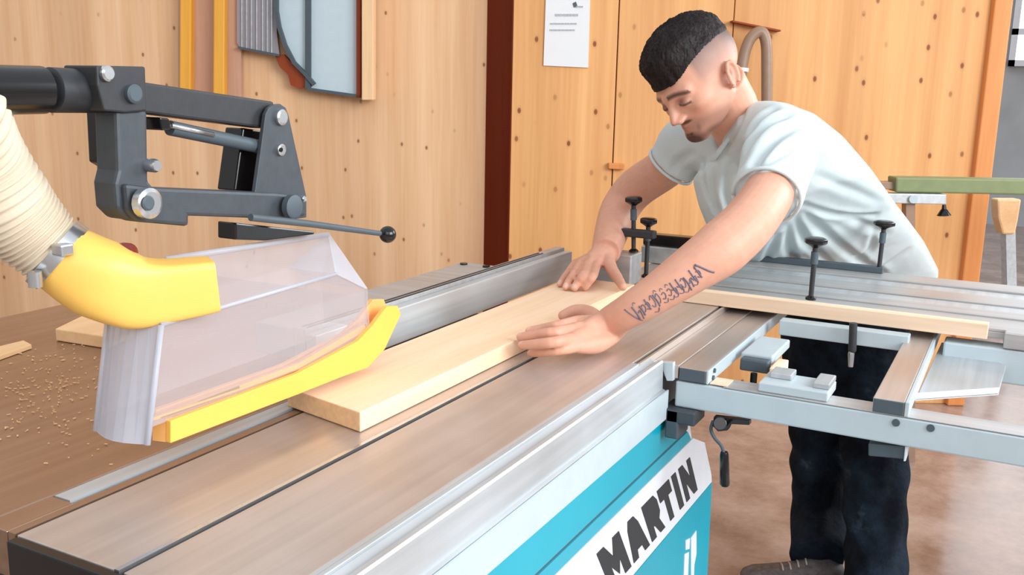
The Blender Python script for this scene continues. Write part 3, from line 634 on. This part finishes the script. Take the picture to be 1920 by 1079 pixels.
# ---------------------------------------------------------------- the man
def sm(a, b, k):
    h = np.clip(.5 + .5 * (b - a) / k, 0, 1); return b * (1 - h) + a * h - k * h * (1 - h)
def s_ell(P, c, r):
    q = (P - np.array(c)) / np.array(r); k0 = np.linalg.norm(q, axis=1); k1 = np.linalg.norm(q / np.array(r), axis=1) + 1e-9; return k0 * (k0 - 1) / k1
def s_cap(P, a, b, ra, rb):
    a = np.array(a); b = np.array(b); ab = b - a; t = np.clip((P - a) @ ab / (ab @ ab), 0, 1)
    return np.linalg.norm(P - a - t[:, None] * ab, axis=1) - (ra + (rb - ra) * t)
FZ = .86                                       # lower face height
def head_sdf(P):
    P = P.copy(); P[:, 0] = np.abs(P[:, 0]); P[:, 2] = np.where(P[:, 2] < 0, P[:, 2] / FZ, P[:, 2])
    d = s_ell(P, (0, -.012, .034), (.076, .098, .088))
    d = sm(d, s_ell(P, (0, .026, -.030), (.062, .060, .078)), .03)
    d = sm(d, s_cap(P, (.046, -.004, -.052), (.014, .066, -.094), .017, .016), .03)      # jaw line
    d = sm(d, s_ell(P, (0, .072, -.096), (.020, .018, .017)), .02)                       # chin
    d = sm(d, s_ell(P, (.044, .050, -.026), (.018, .022, .016)), .018)                   # cheekbone
    d = sm(d, s_cap(P, (.008, .086, .014), (.044, .070, .013), .008, .008), .014)        # brow
    d = -sm(-d, s_ell(P, (.031, .100, -.006), (.019, .020, .013)), .012)                 # socket
    d = sm(d, s_ell(P, (.031, .073, -.008), (.0135, .0135, .0125)), .003)                # lidded eye
    d = sm(d, s_cap(P, (0, .086, .006), (0, .103, -.036), .0060, .0085), .010)           # nose
    d = sm(d, s_ell(P, (.010, .095, -.041), (.0080, .0105, .008)), .006)
    d = sm(d, s_cap(P, (0, .084, -.062), (.018, .078, -.067), .0078, .004), .008)        # lips
    d = sm(d, s_cap(P, (0, .083, -.073), (.015, .077, -.0755), .0078, .004), .006)
    d = -sm(-d, s_cap(P, (0, .094, -.0678), (.020, .084, -.0735), .0016, .001), .003)
    return d
def radial(sdf, nu=150, nv=120, cen=(0, .004, -.006)):
    th = np.linspace(0, math.pi, nv + 1); ph = np.arange(nu) * 2 * math.pi / nu
    T_, P_ = np.meshgrid(th, ph, indexing='ij'); D = np.stack([np.sin(T_) * np.cos(P_), np.sin(T_) * np.sin(P_), np.cos(T_)], -1).reshape(-1, 3)
    c = np.array(cen); t = np.full(len(D), .20)
    for _ in range(90): t -= np.clip(sdf(c + D * t[:, None]), -.01, .01) * .8
    V_ = c + D * t[:, None]; F_ = []
    for j in range(nv):
        for i in range(nu):
            a = j * nu + i; b = j * nu + (i + 1) % nu; F_.append((a, a + nu, b + nu, b))
    return V_, D, F_, nu, nv
HO = at(1310, 150, 1.90)                       # head origin
HS = .97
cam2w = lambda v: (ROT @ Vector(v))
az = math.radians(HEAD_AZ); pit = math.radians(HEAD_PIT)
g_ = Vector((-math.cos(az), 0, math.sin(az))); U_ = Vector((0, 1, 0))
fw = g_ * math.cos(pit) - U_ * math.sin(pit); upv = g_ * math.sin(pit) + U_ * math.cos(pit)
rl = Matrix.Rotation(math.radians(HEAD_ROLL), 3, fw); upv = rl @ upv
fw = cam2w(fw); upv = cam2w(upv); lf = upv.cross(fw)
HM = np.array([[lf[i], fw[i], upv[i]] for i in range(3)])
h2w = lambda P: np.array(HO) + (np.asarray(P) * HS) @ HM.T
w2h = lambda P: ((np.asarray(P) - np.array(HO)) @ HM) / HS
HV, HD, HFc, nu, nv = radial(head_sdf)
body = MB()
body.add([Vector(v) for v in h2w(HV)], HFc)
for sx in (1, -1):                                        # ears
    def e(p): return Vector(h2w([(p[0], -.016 + (p[1] + .016) * .82, -.013 + (p[2] + .006) * .80)])[0])
    path = []
    for k in range(17):
        q = math.radians(-60 + 290 * k / 16); path.append((sx * (.079 + .006 * max(0, -math.cos(q)) ), -.016 - .0165 * math.cos(q) * 1.0, -.004 + .029 * math.sin(q) - .004))
    path = [e((x + sx * .004 * (1 if y < -.02 else .3), y - z * .25, z)) for x, y, z in path]
    body.tube(path, [.0042] * 17, 10)
    b0 = MB().ball((0, 0, 0), 1, 14, 8); body.add([e((sx * (.077 + v.x * .005), -.016 + v.y * .015 - v.z * .006, -.008 + v.z * .027)) for v in b0.v], b0.f)
    b0 = MB().ball((0, 0, 0), 1, 12, 8); body.add([e((sx * (.076 + v.x * .006), -.004 + v.y * .008, -.032 + v.z * .010)) for v in b0.v], b0.f)
    body.tube([e((sx * .080, -.004, -.004)), e((sx * .083, -.003, -.012)), e((sx * .080, -.004, -.018))], [.003, .0045, .003], 8)
shL = at(1462, 268, 1.86); shR = at(1292, 268, 2.16)
nb = at(1400, 262, 2.02)
nk0 = Vector(h2w([(0, -.030, -.030)])[0]); nk1 = Vector(h2w([(0, -.020, -.085)])[0])
body.tube(smoothpath([nk0, (nk0 * .45 + nb * .55) + upv * .004, nb, nb + (nb - nk0) * .6], 5), [.058] * 5 + [.056] * 5 + [.060] * 5 + [.07], 28)
# trunk and legs, well inside the clothes
body.tube([nb, at(1490, 320, 2.19), at(1530, 400, 2.50), at(1575, 460, 2.68), PY(1585, 600, 2.72)], [.05, .06, .06, .06, .08], 20)
body.tube([shL, nb, shR], [.05, .05, .05], 16)
LEG_L = [PY(1625, 600, 2.66), PY(1632, 700, 2.64), PY(1640, 850, 2.58), PY(1642, 1000, 2.52), PZ(1640, 1110, .09)]
LEG_R = [PY(1545, 600, 2.72), PY(1538, 700, 2.71), PY(1537, 850, 2.68), PY(1536, 960, 2.66), PZ(1532, 1050, .09)]
for L in (LEG_L, LEG_R): body.tube([PY(1585, 580, 2.71)] + L, [.05, .055, .055, .05, .040, .024], 16)
# arms
aL = [shL, at(1452, 340, 1.76), at(1408, 412, 1.66), at(1352, 466, 1.62), at(1300, 503, 1.61), at(1235, 548, 1.612), at(1178, 584, 1.625), PZ(1140, 606, .927)]
body.tube(smoothpath(aL, 5), list(np.interp(np.linspace(0, 7, 36), range(8), [.046, .044, .046, .0475, .041, .034, .029, .026])), 26)
aR = [shR, at(1252, 312, 2.24), at(1192, 354, 2.33), at(1162, 394, 2.34), at(1148, 432, 2.27), PZ(1136, 472, .965)]
body.tube(smoothpath(aR, 5), list(np.interp(np.linspace(0, 5, 26), range(6), [.042, .048, .049, .047, .041, .032])), 24)
# left hand, pressing on the board's near edge
wL = PZ(1142, 606, .925)
KL = [PZ(1082, 604, .928), PZ(1074, 619, .927), PZ(1072, 636, .920), PZ(1080, 650, .908)]
FL = [[PZ(1050, 611, .932), PZ(1018, 617, .923), PZ(990, 622, .916)], [PZ(1040, 624, .931), PZ(1002, 629, .922), PZ(974, 633, .915)],
      [PZ(1040, 642, .924), PZ(1004, 646, .917), PZ(977, 648, .911)], [PZ(1050, 657, .908), PZ(1018, 661, .901), PZ(994, 663, .893)]]
rf_ = [[.0112, .0098, .0088, .0074], [.0115, .0100, .009, .0076], [.011, .0096, .0086, .0072], [.0100, .0086, .0078, .0066]]
def finger(K, pts, rr, w0):
    P = smoothpath([K.lerp(w0, .25)] + [K] + pts, 4); R_ = list(np.interp(np.linspace(0, 4, len(P)), range(5), [rr[0] * .9] + rr))
    d = (P[-1] - P[-2]).normalized(); P += [P[-1] + d * .003, P[-1] + d * .0048]; R_ += [rr[3] * .75, rr[3] * .35]; body.tube(P, R_, 14)
def palm(w0, K, th, tw=.018):
    for i, k in enumerate(K):
        body.tube([w0.lerp(k, -.1), w0.lerp(k, .5), k], [tw, .0135, .0118], 14)
        if i: 
            j = K[i - 1]; m0 = w0.lerp(k, .55).lerp(w0.lerp(j, .55), .5); m1 = k.lerp(j, .5); body.tube([w0.lerp(m1, .2), m0, w0.lerp(m1, .93)], [.016, .0145, .0105], 12)
palm(wL, KL, None, .018)
body.tube([wL.lerp(KL[1], -.12), wL, wL.lerp(KL[1].lerp(KL[2], .5), .35), wL.lerp(KL[1].lerp(KL[2], .5), .7)], [.026, .025, .0215, .015], 18)
for k, f_, r_ in zip(KL, FL, rf_): finger(k, f_, r_, wL)
thL = [wL.lerp(KL[0], .15) + V(-.006, .0, -.002), PZ(1106, 588, .929), PZ(1080, 583, .930), PZ(1055, 592, .921)]
body.tube(smoothpath(thL, 4) , list(np.interp(np.linspace(0, 3, 13), range(4), [.015, .0135, .0115, .0088])), 14)
body.ball(thL[3], .0090, 12, 8)
# heel of the hand resting on the slider
body.tube(smoothpath([at(1172, 598, 1.63), PZ(1146, 626, .907), PZ(1116, 645, .903), KL[3]], 4), list(np.interp(np.linspace(0, 3, 13), range(4), [.017, .019, .0175, .011])), 14)
# right hand, pressing on the far end of the board
wR = PZ(1137, 472, .962)
KR = [PZ(1117, 500, .938), PZ(1102, 496, .941), PZ(1088, 494, .939), PZ(1077, 497, .931)]
FR = [[PZ(1112, 517, .940), PZ(1103, 530, .927), PZ(1096, 541, .9145)], [PZ(1095, 514, .943), PZ(1084, 529, .927), PZ(1076, 542, .9145)],
      [PZ(1078, 512, .941), PZ(1067, 527, .926), PZ(1060, 540, .9145)], [PZ(1066, 511, .932), PZ(1056, 524, .922), PZ(1049, 534, .914)]]
palm(wR, KR, None, .020)
body.tube([wR.lerp(KR[1], -.15), wR, wR.lerp(KR[1].lerp(KR[2], .5), .35), wR.lerp(KR[1].lerp(KR[2], .5), .75)], [.032, .0305, .025, .016], 18)
for k, f_, r_ in zip(KR, FR, rf_): finger(k, f_, r_, wR)
thR = [wR.lerp(KR[0], .2) + V(.006, 0, -.004), PZ(1146, 503, .937), PZ(1157, 520, .927), PZ(1168, 538, .9205)]
body.tube(smoothpath(thR, 4), list(np.interp(np.linspace(0, 3, 13), range(4), [.017, .0135, .0115, .0088])), 14)
body.ball(thR[3], .0090, 12, 8)

def voxel(mb, size, name, smooth_it=3, parent=None):
    me = bpy.data.meshes.new(name); me.from_pydata(mb.v, [], mb.f)
    import bmesh
    bm = bmesh.new(); bm.from_mesh(me); bmesh.ops.remove_doubles(bm, verts=bm.verts, dist=1e-6); bmesh.ops.recalc_face_normals(bm, faces=bm.faces); bm.to_mesh(me); bm.free()
    o = bpy.data.objects.new(name, me); COL.objects.link(o)
    r = o.modifiers.new('r', 'REMESH'); r.mode = 'VOXEL'; r.voxel_size = size
    dg = bpy.context.evaluated_depsgraph_get(); ev = o.evaluated_get(dg); m2 = bpy.data.meshes.new_from_object(ev); o.modifiers.clear(); o.data = m2; bpy.data.meshes.remove(me)
    n = len(m2.vertices); co = np.empty(n * 3); m2.vertices.foreach_get('co', co); co = co.reshape(-1, 3)
    ed = np.empty(len(m2.edges) * 2, dtype=np.int64); m2.edges.foreach_get('vertices', ed); ed = ed.reshape(-1, 2)
    deg = np.bincount(ed.ravel(), minlength=n)[:, None].astype(float)
    def lap(c):
        s = np.zeros_like(c)
        for k in range(3): s[:, k] = np.bincount(ed[:, 0], c[ed[:, 1], k], n) + np.bincount(ed[:, 1], c[ed[:, 0], k], n)
        return s / np.maximum(deg, 1)
    for _ in range(smooth_it):                  # Taubin smoothing keeps the volume
        co = co + .5 * (lap(co) - co); co = co - .5 * (lap(co) - co) * .9
    m2.name = name
    return o, co, lap
def setco(o, co):
    o.data.vertices.foreach_set('co', co.ravel()); o.data.update()
    for p in o.data.polygons: p.use_smooth = True
def normals(o):
    n = len(o.data.vertices); a = np.empty(n * 3); o.data.vertices.foreach_get('normal', a); return a.reshape(-1, 3)
FOOT = V(-.32, 2.72, 0)
man = thing('person', 'man in pale grey blue t-shirt leaning over the saw with both hands on a board', 'person', FOOT)
bo_, co, lap = voxel(body, .0026, 'body', 4)
setco(bo_, co)
# skin colours follow the anatomy, plus painted shade in the eye sockets
P = w2h(co); P[:, 2] = np.where(P[:, 2] < 0, P[:, 2] / FZ, P[:, 2]); ax = np.abs(P[:, 0])
def L3(c): return np.array(lin(c)[:3])
colr = np.tile(L3((218, 164, 140)), (len(co), 1))
def paint(mask, c):
    m = np.clip(mask, 0, 1)[:, None]; colr[:] = colr * (1 - m) + L3(c) * m
def blob(c, r, soft=.35):
    q = np.sqrt((((P - np.array(c)) * [1, 1, 1] / np.array(r)) ** 2).sum(1)); return np.clip((1 - q) / soft, 0, 1)
def blobA(c, r, soft=.35):
    Q = P.copy(); Q[:, 0] = ax; q = np.sqrt((((Q - np.array(c)) / np.array(r)) ** 2).sum(1)); return np.clip((1 - q) / soft, 0, 1)
inhead = (np.linalg.norm(P, axis=1) < .16)
paint(.5 * blobA((.040, .070, -.040), (.026, .03, .022), .8), (226, 150, 124))
paint(.35 * blob((0, .11, -.038), (.016, .02, .016), .8), (224, 140, 118))
ps = rng.random(len(co))
fade = np.clip((P[:, 2] - .000) / .055, 0, 1) ** .7 * np.clip((.050 - P[:, 1]) / .012, 0, 1) * inhead * (ax > .03)
paint(fade * .8, (112, 98, 96))
paint(fade * np.clip((-.035 - P[:, 1]) / .04, 0, 1) * .7, (58, 46, 42))
paint(np.clip((P[:, 2] - .058) / .01, 0, 1) * inhead, (50, 38, 34))
jaw = np.clip((-.050 - P[:, 2] + .25 * (P[:, 1] - .05)) / .02, 0, 1) * np.clip((P[:, 1] + .01) / .02, 0, 1) * inhead * np.clip((P[:,2] + .115)/.01, 0, 1)
paint(jaw * .5, (120, 84, 70))
paint(blobA((.004, .086, -.100), (.030, .040, .022), .5) * .88, (60, 38, 30))
paint(blobA((.030, .060, -.098), (.020, .034, .014), .7) * .6, (84, 56, 46))          # chin beard
paint(blobA((.012, .092, -.0535), (.016, .02, .0055), .4) * .85, (70, 44, 36))        # moustache
paint(blobA((.025, .080, -.076), (.0060, .02, .018), .8) * .5, (104, 70, 58))
paint(blobA((.006, .088, -.0835), (.008, .02, .004), .4) * .7, (64, 42, 34))
paint(blobA((.004, .094, -.0645), (.015, .02, .003), .4) * .8, (178, 116, 104))
paint(blobA((.004, .092, -.0725), (.014, .02, .0045), .4) * .85, (186, 122, 108))
paint(blobA((.008, .108, -.0495), (.0055, .012, .004), .5) * .8, (92, 46, 38))
brow = np.clip(1 - np.abs(P[:, 2] - (.0165 + .0030 * np.sin(np.clip((ax - .010) / .042, 0, 1) * 3.1) - .16 * (ax - .012))) / .0062, 0, 1) ** .5 * (ax > .009) * (ax < .053) * (P[:, 1] > .05) * inhead
paint(brow * .92, (44, 30, 26))
lash = np.clip(1 - np.abs(P[:, 2] + .0095 + .14 * (ax - .025)) / .0042, 0, 1) ** .5 * (np.abs(ax - .031) < .0145) * (P[:, 1] > .06) * inhead
paint(lash * .95, (38, 26, 24))
paint(blobA((.031, .085, -.002), (.019, .02, .013), .8) * .75, (122, 80, 76))  # shade under the brow, painted into the socket skin
paint(blobA((.084, -.012, -.008), (.008, .009, .014), .5) * .75 * inhead, (184, 88, 70))
for k_, f_ in list(zip(KL, FL)) + list(zip(KR, FR)):                                   # nails
    tip = np.array(f_[2]) + np.array([0, 0, .005]); q = np.linalg.norm(co - tip, axis=1); paint(np.clip((.0075 - q) / .002, 0, 1) * .5, (246, 206, 196))
    for pt in (f_[0], k_):
        q = np.linalg.norm(co - np.array(pt) - np.array([0, 0, .008]), axis=1); paint(np.clip((.010 - q) / .006, 0, 1) * .35, (206, 128, 108))
at_ = bo_.data.color_attributes.new('col', 'FLOAT_COLOR', 'POINT')
at_.data.foreach_set('color', np.concatenate([colr, np.ones((len(co), 1))], 1).ravel())
bo_.data.materials.clear(); bo_.data.materials.append(M['skin'])
def adopt(o, parent=man):
    off = parent_loc(parent); o.data.transform(Matrix.Translation(-off)); o.parent = parent
bvh = BVHTree.FromPolygons([Vector(v) for v in co], [tuple(p.vertices) for p in bo_.data.polygons])
adopt(bo_)
# tattoo: dark ornate lettering along the left forearm
tt = MB(); r2 = random.Random(11)
def onarm(x, y):
    h = bvh.ray_cast(CAM, ray(x, y).normalized())
    return h[0] - ray(x, y).normalized() * .0004 if h[0] else None
A0, A1 = (1190, 592), (1322, 508); dx, dy = A1[0] - A0[0], A1[1] - A0[1]; Ln = math.hypot(dx, dy); tx_, ty_ = dx / Ln, dy / Ln; nx_, ny_ = ty_, -tx_
def tp(u, v): return (A0[0] + tx_ * u + nx_ * v * 1.0, A0[1] + ty_ * u + ny_ * v)
def stroke(pts, r):
    pts = smoothpath([(x, y, 0) for x, y in pts], 4); q = [onarm(*tp(p[0], p[1])) for p in pts]; q = [p for p in q if p]
    q = [q[0]] + [b for a, b in zip(q, q[1:]) if (b - a).length < .02]
    if len(q) > 2: tt.tube(q, r, 6)
stroke([(-10, 20), (-6, 8), (2, -8), (8, -16)], .0011)
u = 5
while u < Ln - 8:
    if 66 < u < 74: u += 9
    g = r2.choice('abcdef'); h = r2.uniform(9, 15); q_ = r2.uniform(-3, 3)
    if g in 'abd': stroke([(u, -h + q_), (u + 1, 0), (u - 1, h + q_)], r2.uniform(.0012, .0017))
    if g in 'bce': stroke([(u + 1, h * .6), (u + 6, h * .9 + q_), (u + 8, 2), (u + 4, -h * .5), (u, -2)], .0009)
    if g in 'adf': stroke([(u, h * .3), (u + 4, -2 + q_), (u + 9, h * .2), (u + 7, -h)], .0011)
    if g in 'cf': stroke([(u + 4, h + 6), (u + 5, h * .2), (u + 6, -h * .7)], .0013)
    if g in 'ef': stroke([(u - 2, -h), (u + 4, -h - 3), (u + 9, -h + 3)], .0008)
    if r2.random() < .5: stroke([(u + 2, h + 3), (u + 5, h + 8), (u + 8, h + 4)], .0006)
    u += r2.uniform(9, 13)
stroke([(Ln - 10, 20), (Ln - 2, 8), (Ln + 6, -4), (Ln + 13, -12)], .0016)
M['tattoo'] = plain('faded_tattoo_ink', (112, 104, 120), .6, var=.25, nscale=200)
tt.build('tattoo', M['tattoo'], man, smooth=4)
# hair
def hair_sdf(P): return head_sdf(P)
hv, hd, hf, nu, nv = radial(head_sdf, 260, 170, (0, 0, .02))
lo = np.array(hv)
yy = lo[:, 1]; zz = lo[:, 2]; xa = np.abs(lo[:, 0])
line = np.interp(yy, [-.12, -.09, -.04, 0, .035, .06, .075, .09], [.050, .060, .070, .071, .064, .055, .051, .055])
rise = np.clip((zz - line) / .028, 0, 1); rise = rise * rise * (3 - 2 * rise)
keep = zz > line - .010
thick = .0018 + rise * (.009 + .010 * np.clip((yy + .01) / .08, 0, 1))
nzs = np.sin(lo[:, 0] * 260 + np.sin(yy * 130) * 2.2) * np.sin(yy * 60 + lo[:, 0] * 90) * .0016 + rng.normal(0, .0007, len(lo))
nrm = (lo - np.array([0, 0, .02])); nrm /= np.linalg.norm(nrm, axis=1)[:, None]
fr_ = np.clip((yy - .045) / .04, 0, 1) * (np.clip(1 - (zz - line) / .035, 0, 1))
out = lo + nrm * ((thick + nzs) * np.clip((zz - line + .010) / .010, 0, 1))[:, None] + np.array([0, .007, -.008]) * fr_[:, None]
inn = lo - nrm * .003
fk = [f for f in hf if all(keep[i] for i in f)]
used = sorted({i for f in fk for i in f}); mp = {i: k for k, i in enumerate(used)}; n_ = len(used)
from collections import Counter
ec = Counter(); 
for f in fk:
    for a, b in zip(f, f[1:] + f[:1]): ec[(a, b)] += 1
side_f = [(a, b) for (a, b) in ec if (b, a) not in ec and a != b]
hm = MB(); hm.add([Vector(v) for v in h2w(out[used])] + [Vector(v) for v in h2w(inn[used])],
   [tuple(mp[i] for i in f) for f in fk] + [tuple(mp[i] + n_ for i in f[::-1]) for f in fk] + [(mp[b], mp[a], mp[a] + n_, mp[b] + n_) for a, b in side_f])
ho = hm.build('hair', M['hair'], man, smooth=4)
# ---------------------------------------------------------------- T-shirt
sh = MB()
def vring(A, Bp, D, th, n=32, dD=0, sq=0):
    a = at(A[0], A[1], D - dD); b = at(Bp[0], Bp[1], D + dD); c = (a + b) / 2; u = (b - a) / 2
    v = (c - CAM).normalized(); v = (v - u.normalized() * v.dot(u.normalized())).normalized() * th
    e = 2 / (2 + sq)
    return [c + u * math.copysign(abs(math.cos(q)) ** e, math.cos(q)) + v * math.copysign(abs(math.sin(q)) ** e, math.sin(q)) for q in [2 * math.pi * k / n for k in range(n)]]
trunk = [((1352, 285), (1412, 206), 2.02, .05), ((1322, 308), (1466, 196), 2.04, .09), ((1300, 335), (1520, 216), 2.07, .115), ((1312, 385), (1572, 258), 2.13, .13), ((1330, 430), (1628, 322), 2.22, .135),
         ((1352, 470), (1682, 392), 2.42, .115), ((1376, 505), (1728, 452), 2.56, .11), ((1410, 545), (1757, 508), 2.68, .11), ((1440, 590), (1750, 545), 2.76, .12)]
sh.loft([vring(a, b, d, t, sq=.3) for a, b, d, t in trunk])
sh.tube(smoothpath([shL + (nb - shL) * .8 + V(0, 0, .01), shL, at(1452, 325, 1.79), at(1437, 369, 1.735)], 5), list(np.interp(np.linspace(0, 3, 16), range(4), [.070, .074, .066, .0615])), 28)
sh.tube(smoothpath([shR + (nb - shR) * .8, shR, at(1276, 290, 2.19), at(1258, 312, 2.21)], 5), list(np.interp(np.linspace(0, 3, 16), range(4), [.06, .064, .062, .060])), 28)
so, sc_, lap = voxel(sh, .005, 'shirt', 2)
for _ in range(10): sc_ = lap(sc_) * .6 + sc_ * .4
setco(so, sc_); nr = normals(so)
def crease(pts, w, d, smp=90):
    """a soft fold following picture points dropped onto the cloth"""
    global sc_
    b = BVHTree.FromPolygons([Vector(v) for v in sc_], [tuple(p.vertices) for p in so.data.polygons]); W = []
    for x, y, _ in smoothpath([(x, y, 0) for x, y in pts], smp // max(1, len(pts) - 1)):
        h = b.ray_cast(CAM, ray(x, y).normalized())
        if h[0]: W.append(np.array(h[0]))
    if len(W) < 3: return
    dm = np.full(len(sc_), 9.); tt_ = np.zeros(len(sc_))
    for i, q in enumerate(W):
        dd = np.linalg.norm(sc_ - q, axis=1); tt_ = np.where(dd < dm, i / len(W), tt_); dm = np.minimum(dm, dd)
    amp = np.sin(np.clip(tt_ * .9 + .05, 0, 1) * math.pi) ** .6
    sc_ = sc_ - nr * (np.exp(-(dm / w) ** 2) * amp * d)[:, None] + nr * (np.exp(-((dm - 1.7 * w) / w) ** 2) * amp * d * .35)[:, None]
for pts, w_, d_ in [
    ([(1500, 232), (1450, 262), (1400, 330), (1385, 352)], .012, .012), ([(1480, 215), (1430, 240), (1390, 300)], .010, .010), ([(1450, 205), (1415, 235), (1375, 310)], .010, .011),
    ([(1520, 262), (1470, 285), (1420, 315)], .009, .006), ([(1495, 380), (1560, 400), (1640, 405)], .010, .010), ([(1500, 392), (1540, 430), (1600, 480), (1655, 515)], .012, .012),
    ([(1490, 400), (1510, 450), (1560, 500)], .011, .011), ([(1480, 420), (1480, 470), (1500, 510)], .011, .010), ([(1560, 395), (1620, 420), (1660, 440)], .012, .008),
    ([(1640, 430), (1630, 470), (1600, 490)], .010, .008), ([(1460, 440), (1440, 480), (1430, 520)], .010, .008), ([(1345, 300), (1335, 350), (1345, 400)], .008, .008), ([(1365, 310), (1360, 360), (1370, 400)], .008, .008),
    ([(1320, 300), (1318, 340), (1330, 380)], .007, .007), ([(1300, 285), (1275, 300), (1262, 320)], .009, .008), ([(1512, 300), (1505, 340), (1492, 372)], .008, .006), ([(1530, 330), (1580, 350), (1650, 380)], .012, .005),
    ([(1700, 470), (1660, 500), (1620, 520)], .012, .006), ([(1395, 205), (1385, 240), (1350, 290)], .007, .007)]: crease(pts, w_, d_)
for _ in range(1): sc_ = lap(sc_) * .4 + sc_ * .6
setco(so, sc_); so.data.materials.clear(); so.data.materials.append(M['shirt']); adopt(so)
# cuffs and collar band
def hem(c, d, r, ru, name, mat, par):
    d = d.normalized(); a = d.cross(V(0, 0, 1)).normalized(); b = d.cross(a); n = 40
    MB().tube([c + a * r * math.cos(2 * math.pi * k / n) + b * r * math.sin(2 * math.pi * k / n) for k in range(n + 1)], ru, 8).build(name, mat, par, smooth=4)
cuffL = at(1437, 369, 1.735); hem(cuffL, cuffL - at(1452, 325, 1.79), .0600, .0035, 'cuff', M['shirt'], so)
cuffR = at(1258, 312, 2.21); hem(cuffR, cuffR - at(1276, 290, 2.19), .058, .0035, 'cuff', M['shirt'], so)
cb = vring((1336, 300), (1416, 196), 2.00, .064, 48, .0); cb.append(cb[0])
MB().tube(cb, .0055, 10).build('collar', M['shirt'], so, smooth=4)
# ---------------------------------------------------------------- trousers
tr = MB()
def oring(c, rx, ry, n=28): return [c + V(rx * math.cos(2 * math.pi * k / n), ry * math.sin(2 * math.pi * k / n), 0) for k in range(n)]
hips = [PY(1600, 560, 2.69), PY(1587, 610, 2.69), PY(1580, 680, 2.69), PY(1580, 740, 2.69)]
tr.loft([oring(hips[0], .165, .10), oring(hips[1], .172, .11), oring(hips[2], .168, .11), oring(hips[3], .15, .10)])
tr.tube(smoothpath([PY(1630, 680, 2.67)] + LEG_L[2:], 6), list(np.interp(np.linspace(0, 3, 19), range(4), [.090, .084, .079, .074])), 26)
tr.tube(smoothpath([PY(1535, 680, 2.73)] + LEG_R[2:], 6), list(np.interp(np.linspace(0, 3, 19), range(4), [.086, .080, .074, .072])), 26)
to, tc_, lap = voxel(tr, .006, 'trousers', 2)
for _ in range(4): tc_ = lap(tc_) * .6 + tc_ * .4
setco(to, tc_); nr_ = normals(to)
amp_ = .006 * (np.sin(tc_[:, 2] * 55 + 3 * np.sin(tc_[:, 0] * 30 + tc_[:, 2] * 9)) * np.sin(tc_[:, 0] * 26 + tc_[:, 2] * 14 + tc_[:, 1] * 19)) * np.clip(1.2 - tc_[:, 2], 0, 1)
tc_ = tc_ + nr_ * amp_[:, None]; setco(to, tc_); to.data.materials.clear(); to.data.materials.append(M['denim']); adopt(to)
# shoes
def shoe(ank, dirv):
    d = V(*dirv).normalized(); s = V(d.y, -d.x, 0); b = MB(); rings = []
    for t, wd2, h, zl in [(-.075, .022, .05, .012), (-.065, .034, .075, .012), (-.03, .040, .085, .012), (.02, .040, .08, .012), (.07, .044, .058, .012), (.12, .048, .045, .012), (.165, .044, .038, .013), (.19, .030, .028, .014), (.198, .014, .018, .016)]:
        c = V(ank.x, ank.y, 0) + d * t; rings.append([c + s * wd2 * math.cos(q) + V(0, 0, zl + (h) * (.5 + .5 * math.sin(q)) ** .8) for q in [2 * math.pi * k / 20 for k in range(20)]])
    b.loft(rings); so_ = b.build('shoe', M['shoe'], man, smooth=4)
    sl_ = MB(); o_ = []
    prof = [(-.082, .018), (-.07, .034), (-.02, .040), (.06, .044), (.12, .051), (.17, .046), (.198, .028), (.206, .008)]
    pts = [V(ank.x, ank.y, .0005) + d * t + s * w_ for t, w_ in prof] + [V(ank.x, ank.y, .0005) + d * t - s * w_ for t, w_ in prof[::-1]]
    sl_.prism(pts, (0, 0, .02)).build('sole', M['sole'], so_, bevel=.004)
    lc = MB()
    for t in (.03, .05, .07, .09):
        zt_ = .012 + np.interp(t, [.02, .07, .12], [.08, .058, .045]); c = V(ank.x, ank.y, zt_ + .002) + d * t
        lc.tube([c - s * .022 - V(0, 0, .006), c, c + s * .022 - V(0, 0, .006)], .0025, 8)
    lc.build('laces', M['sole'], so_, smooth=4)
shoe(LEG_R[-1] + V(.0, .0, 0), (-.93, -.36, 0)); shoe(LEG_L[-1], (-.7, -.7, 0))
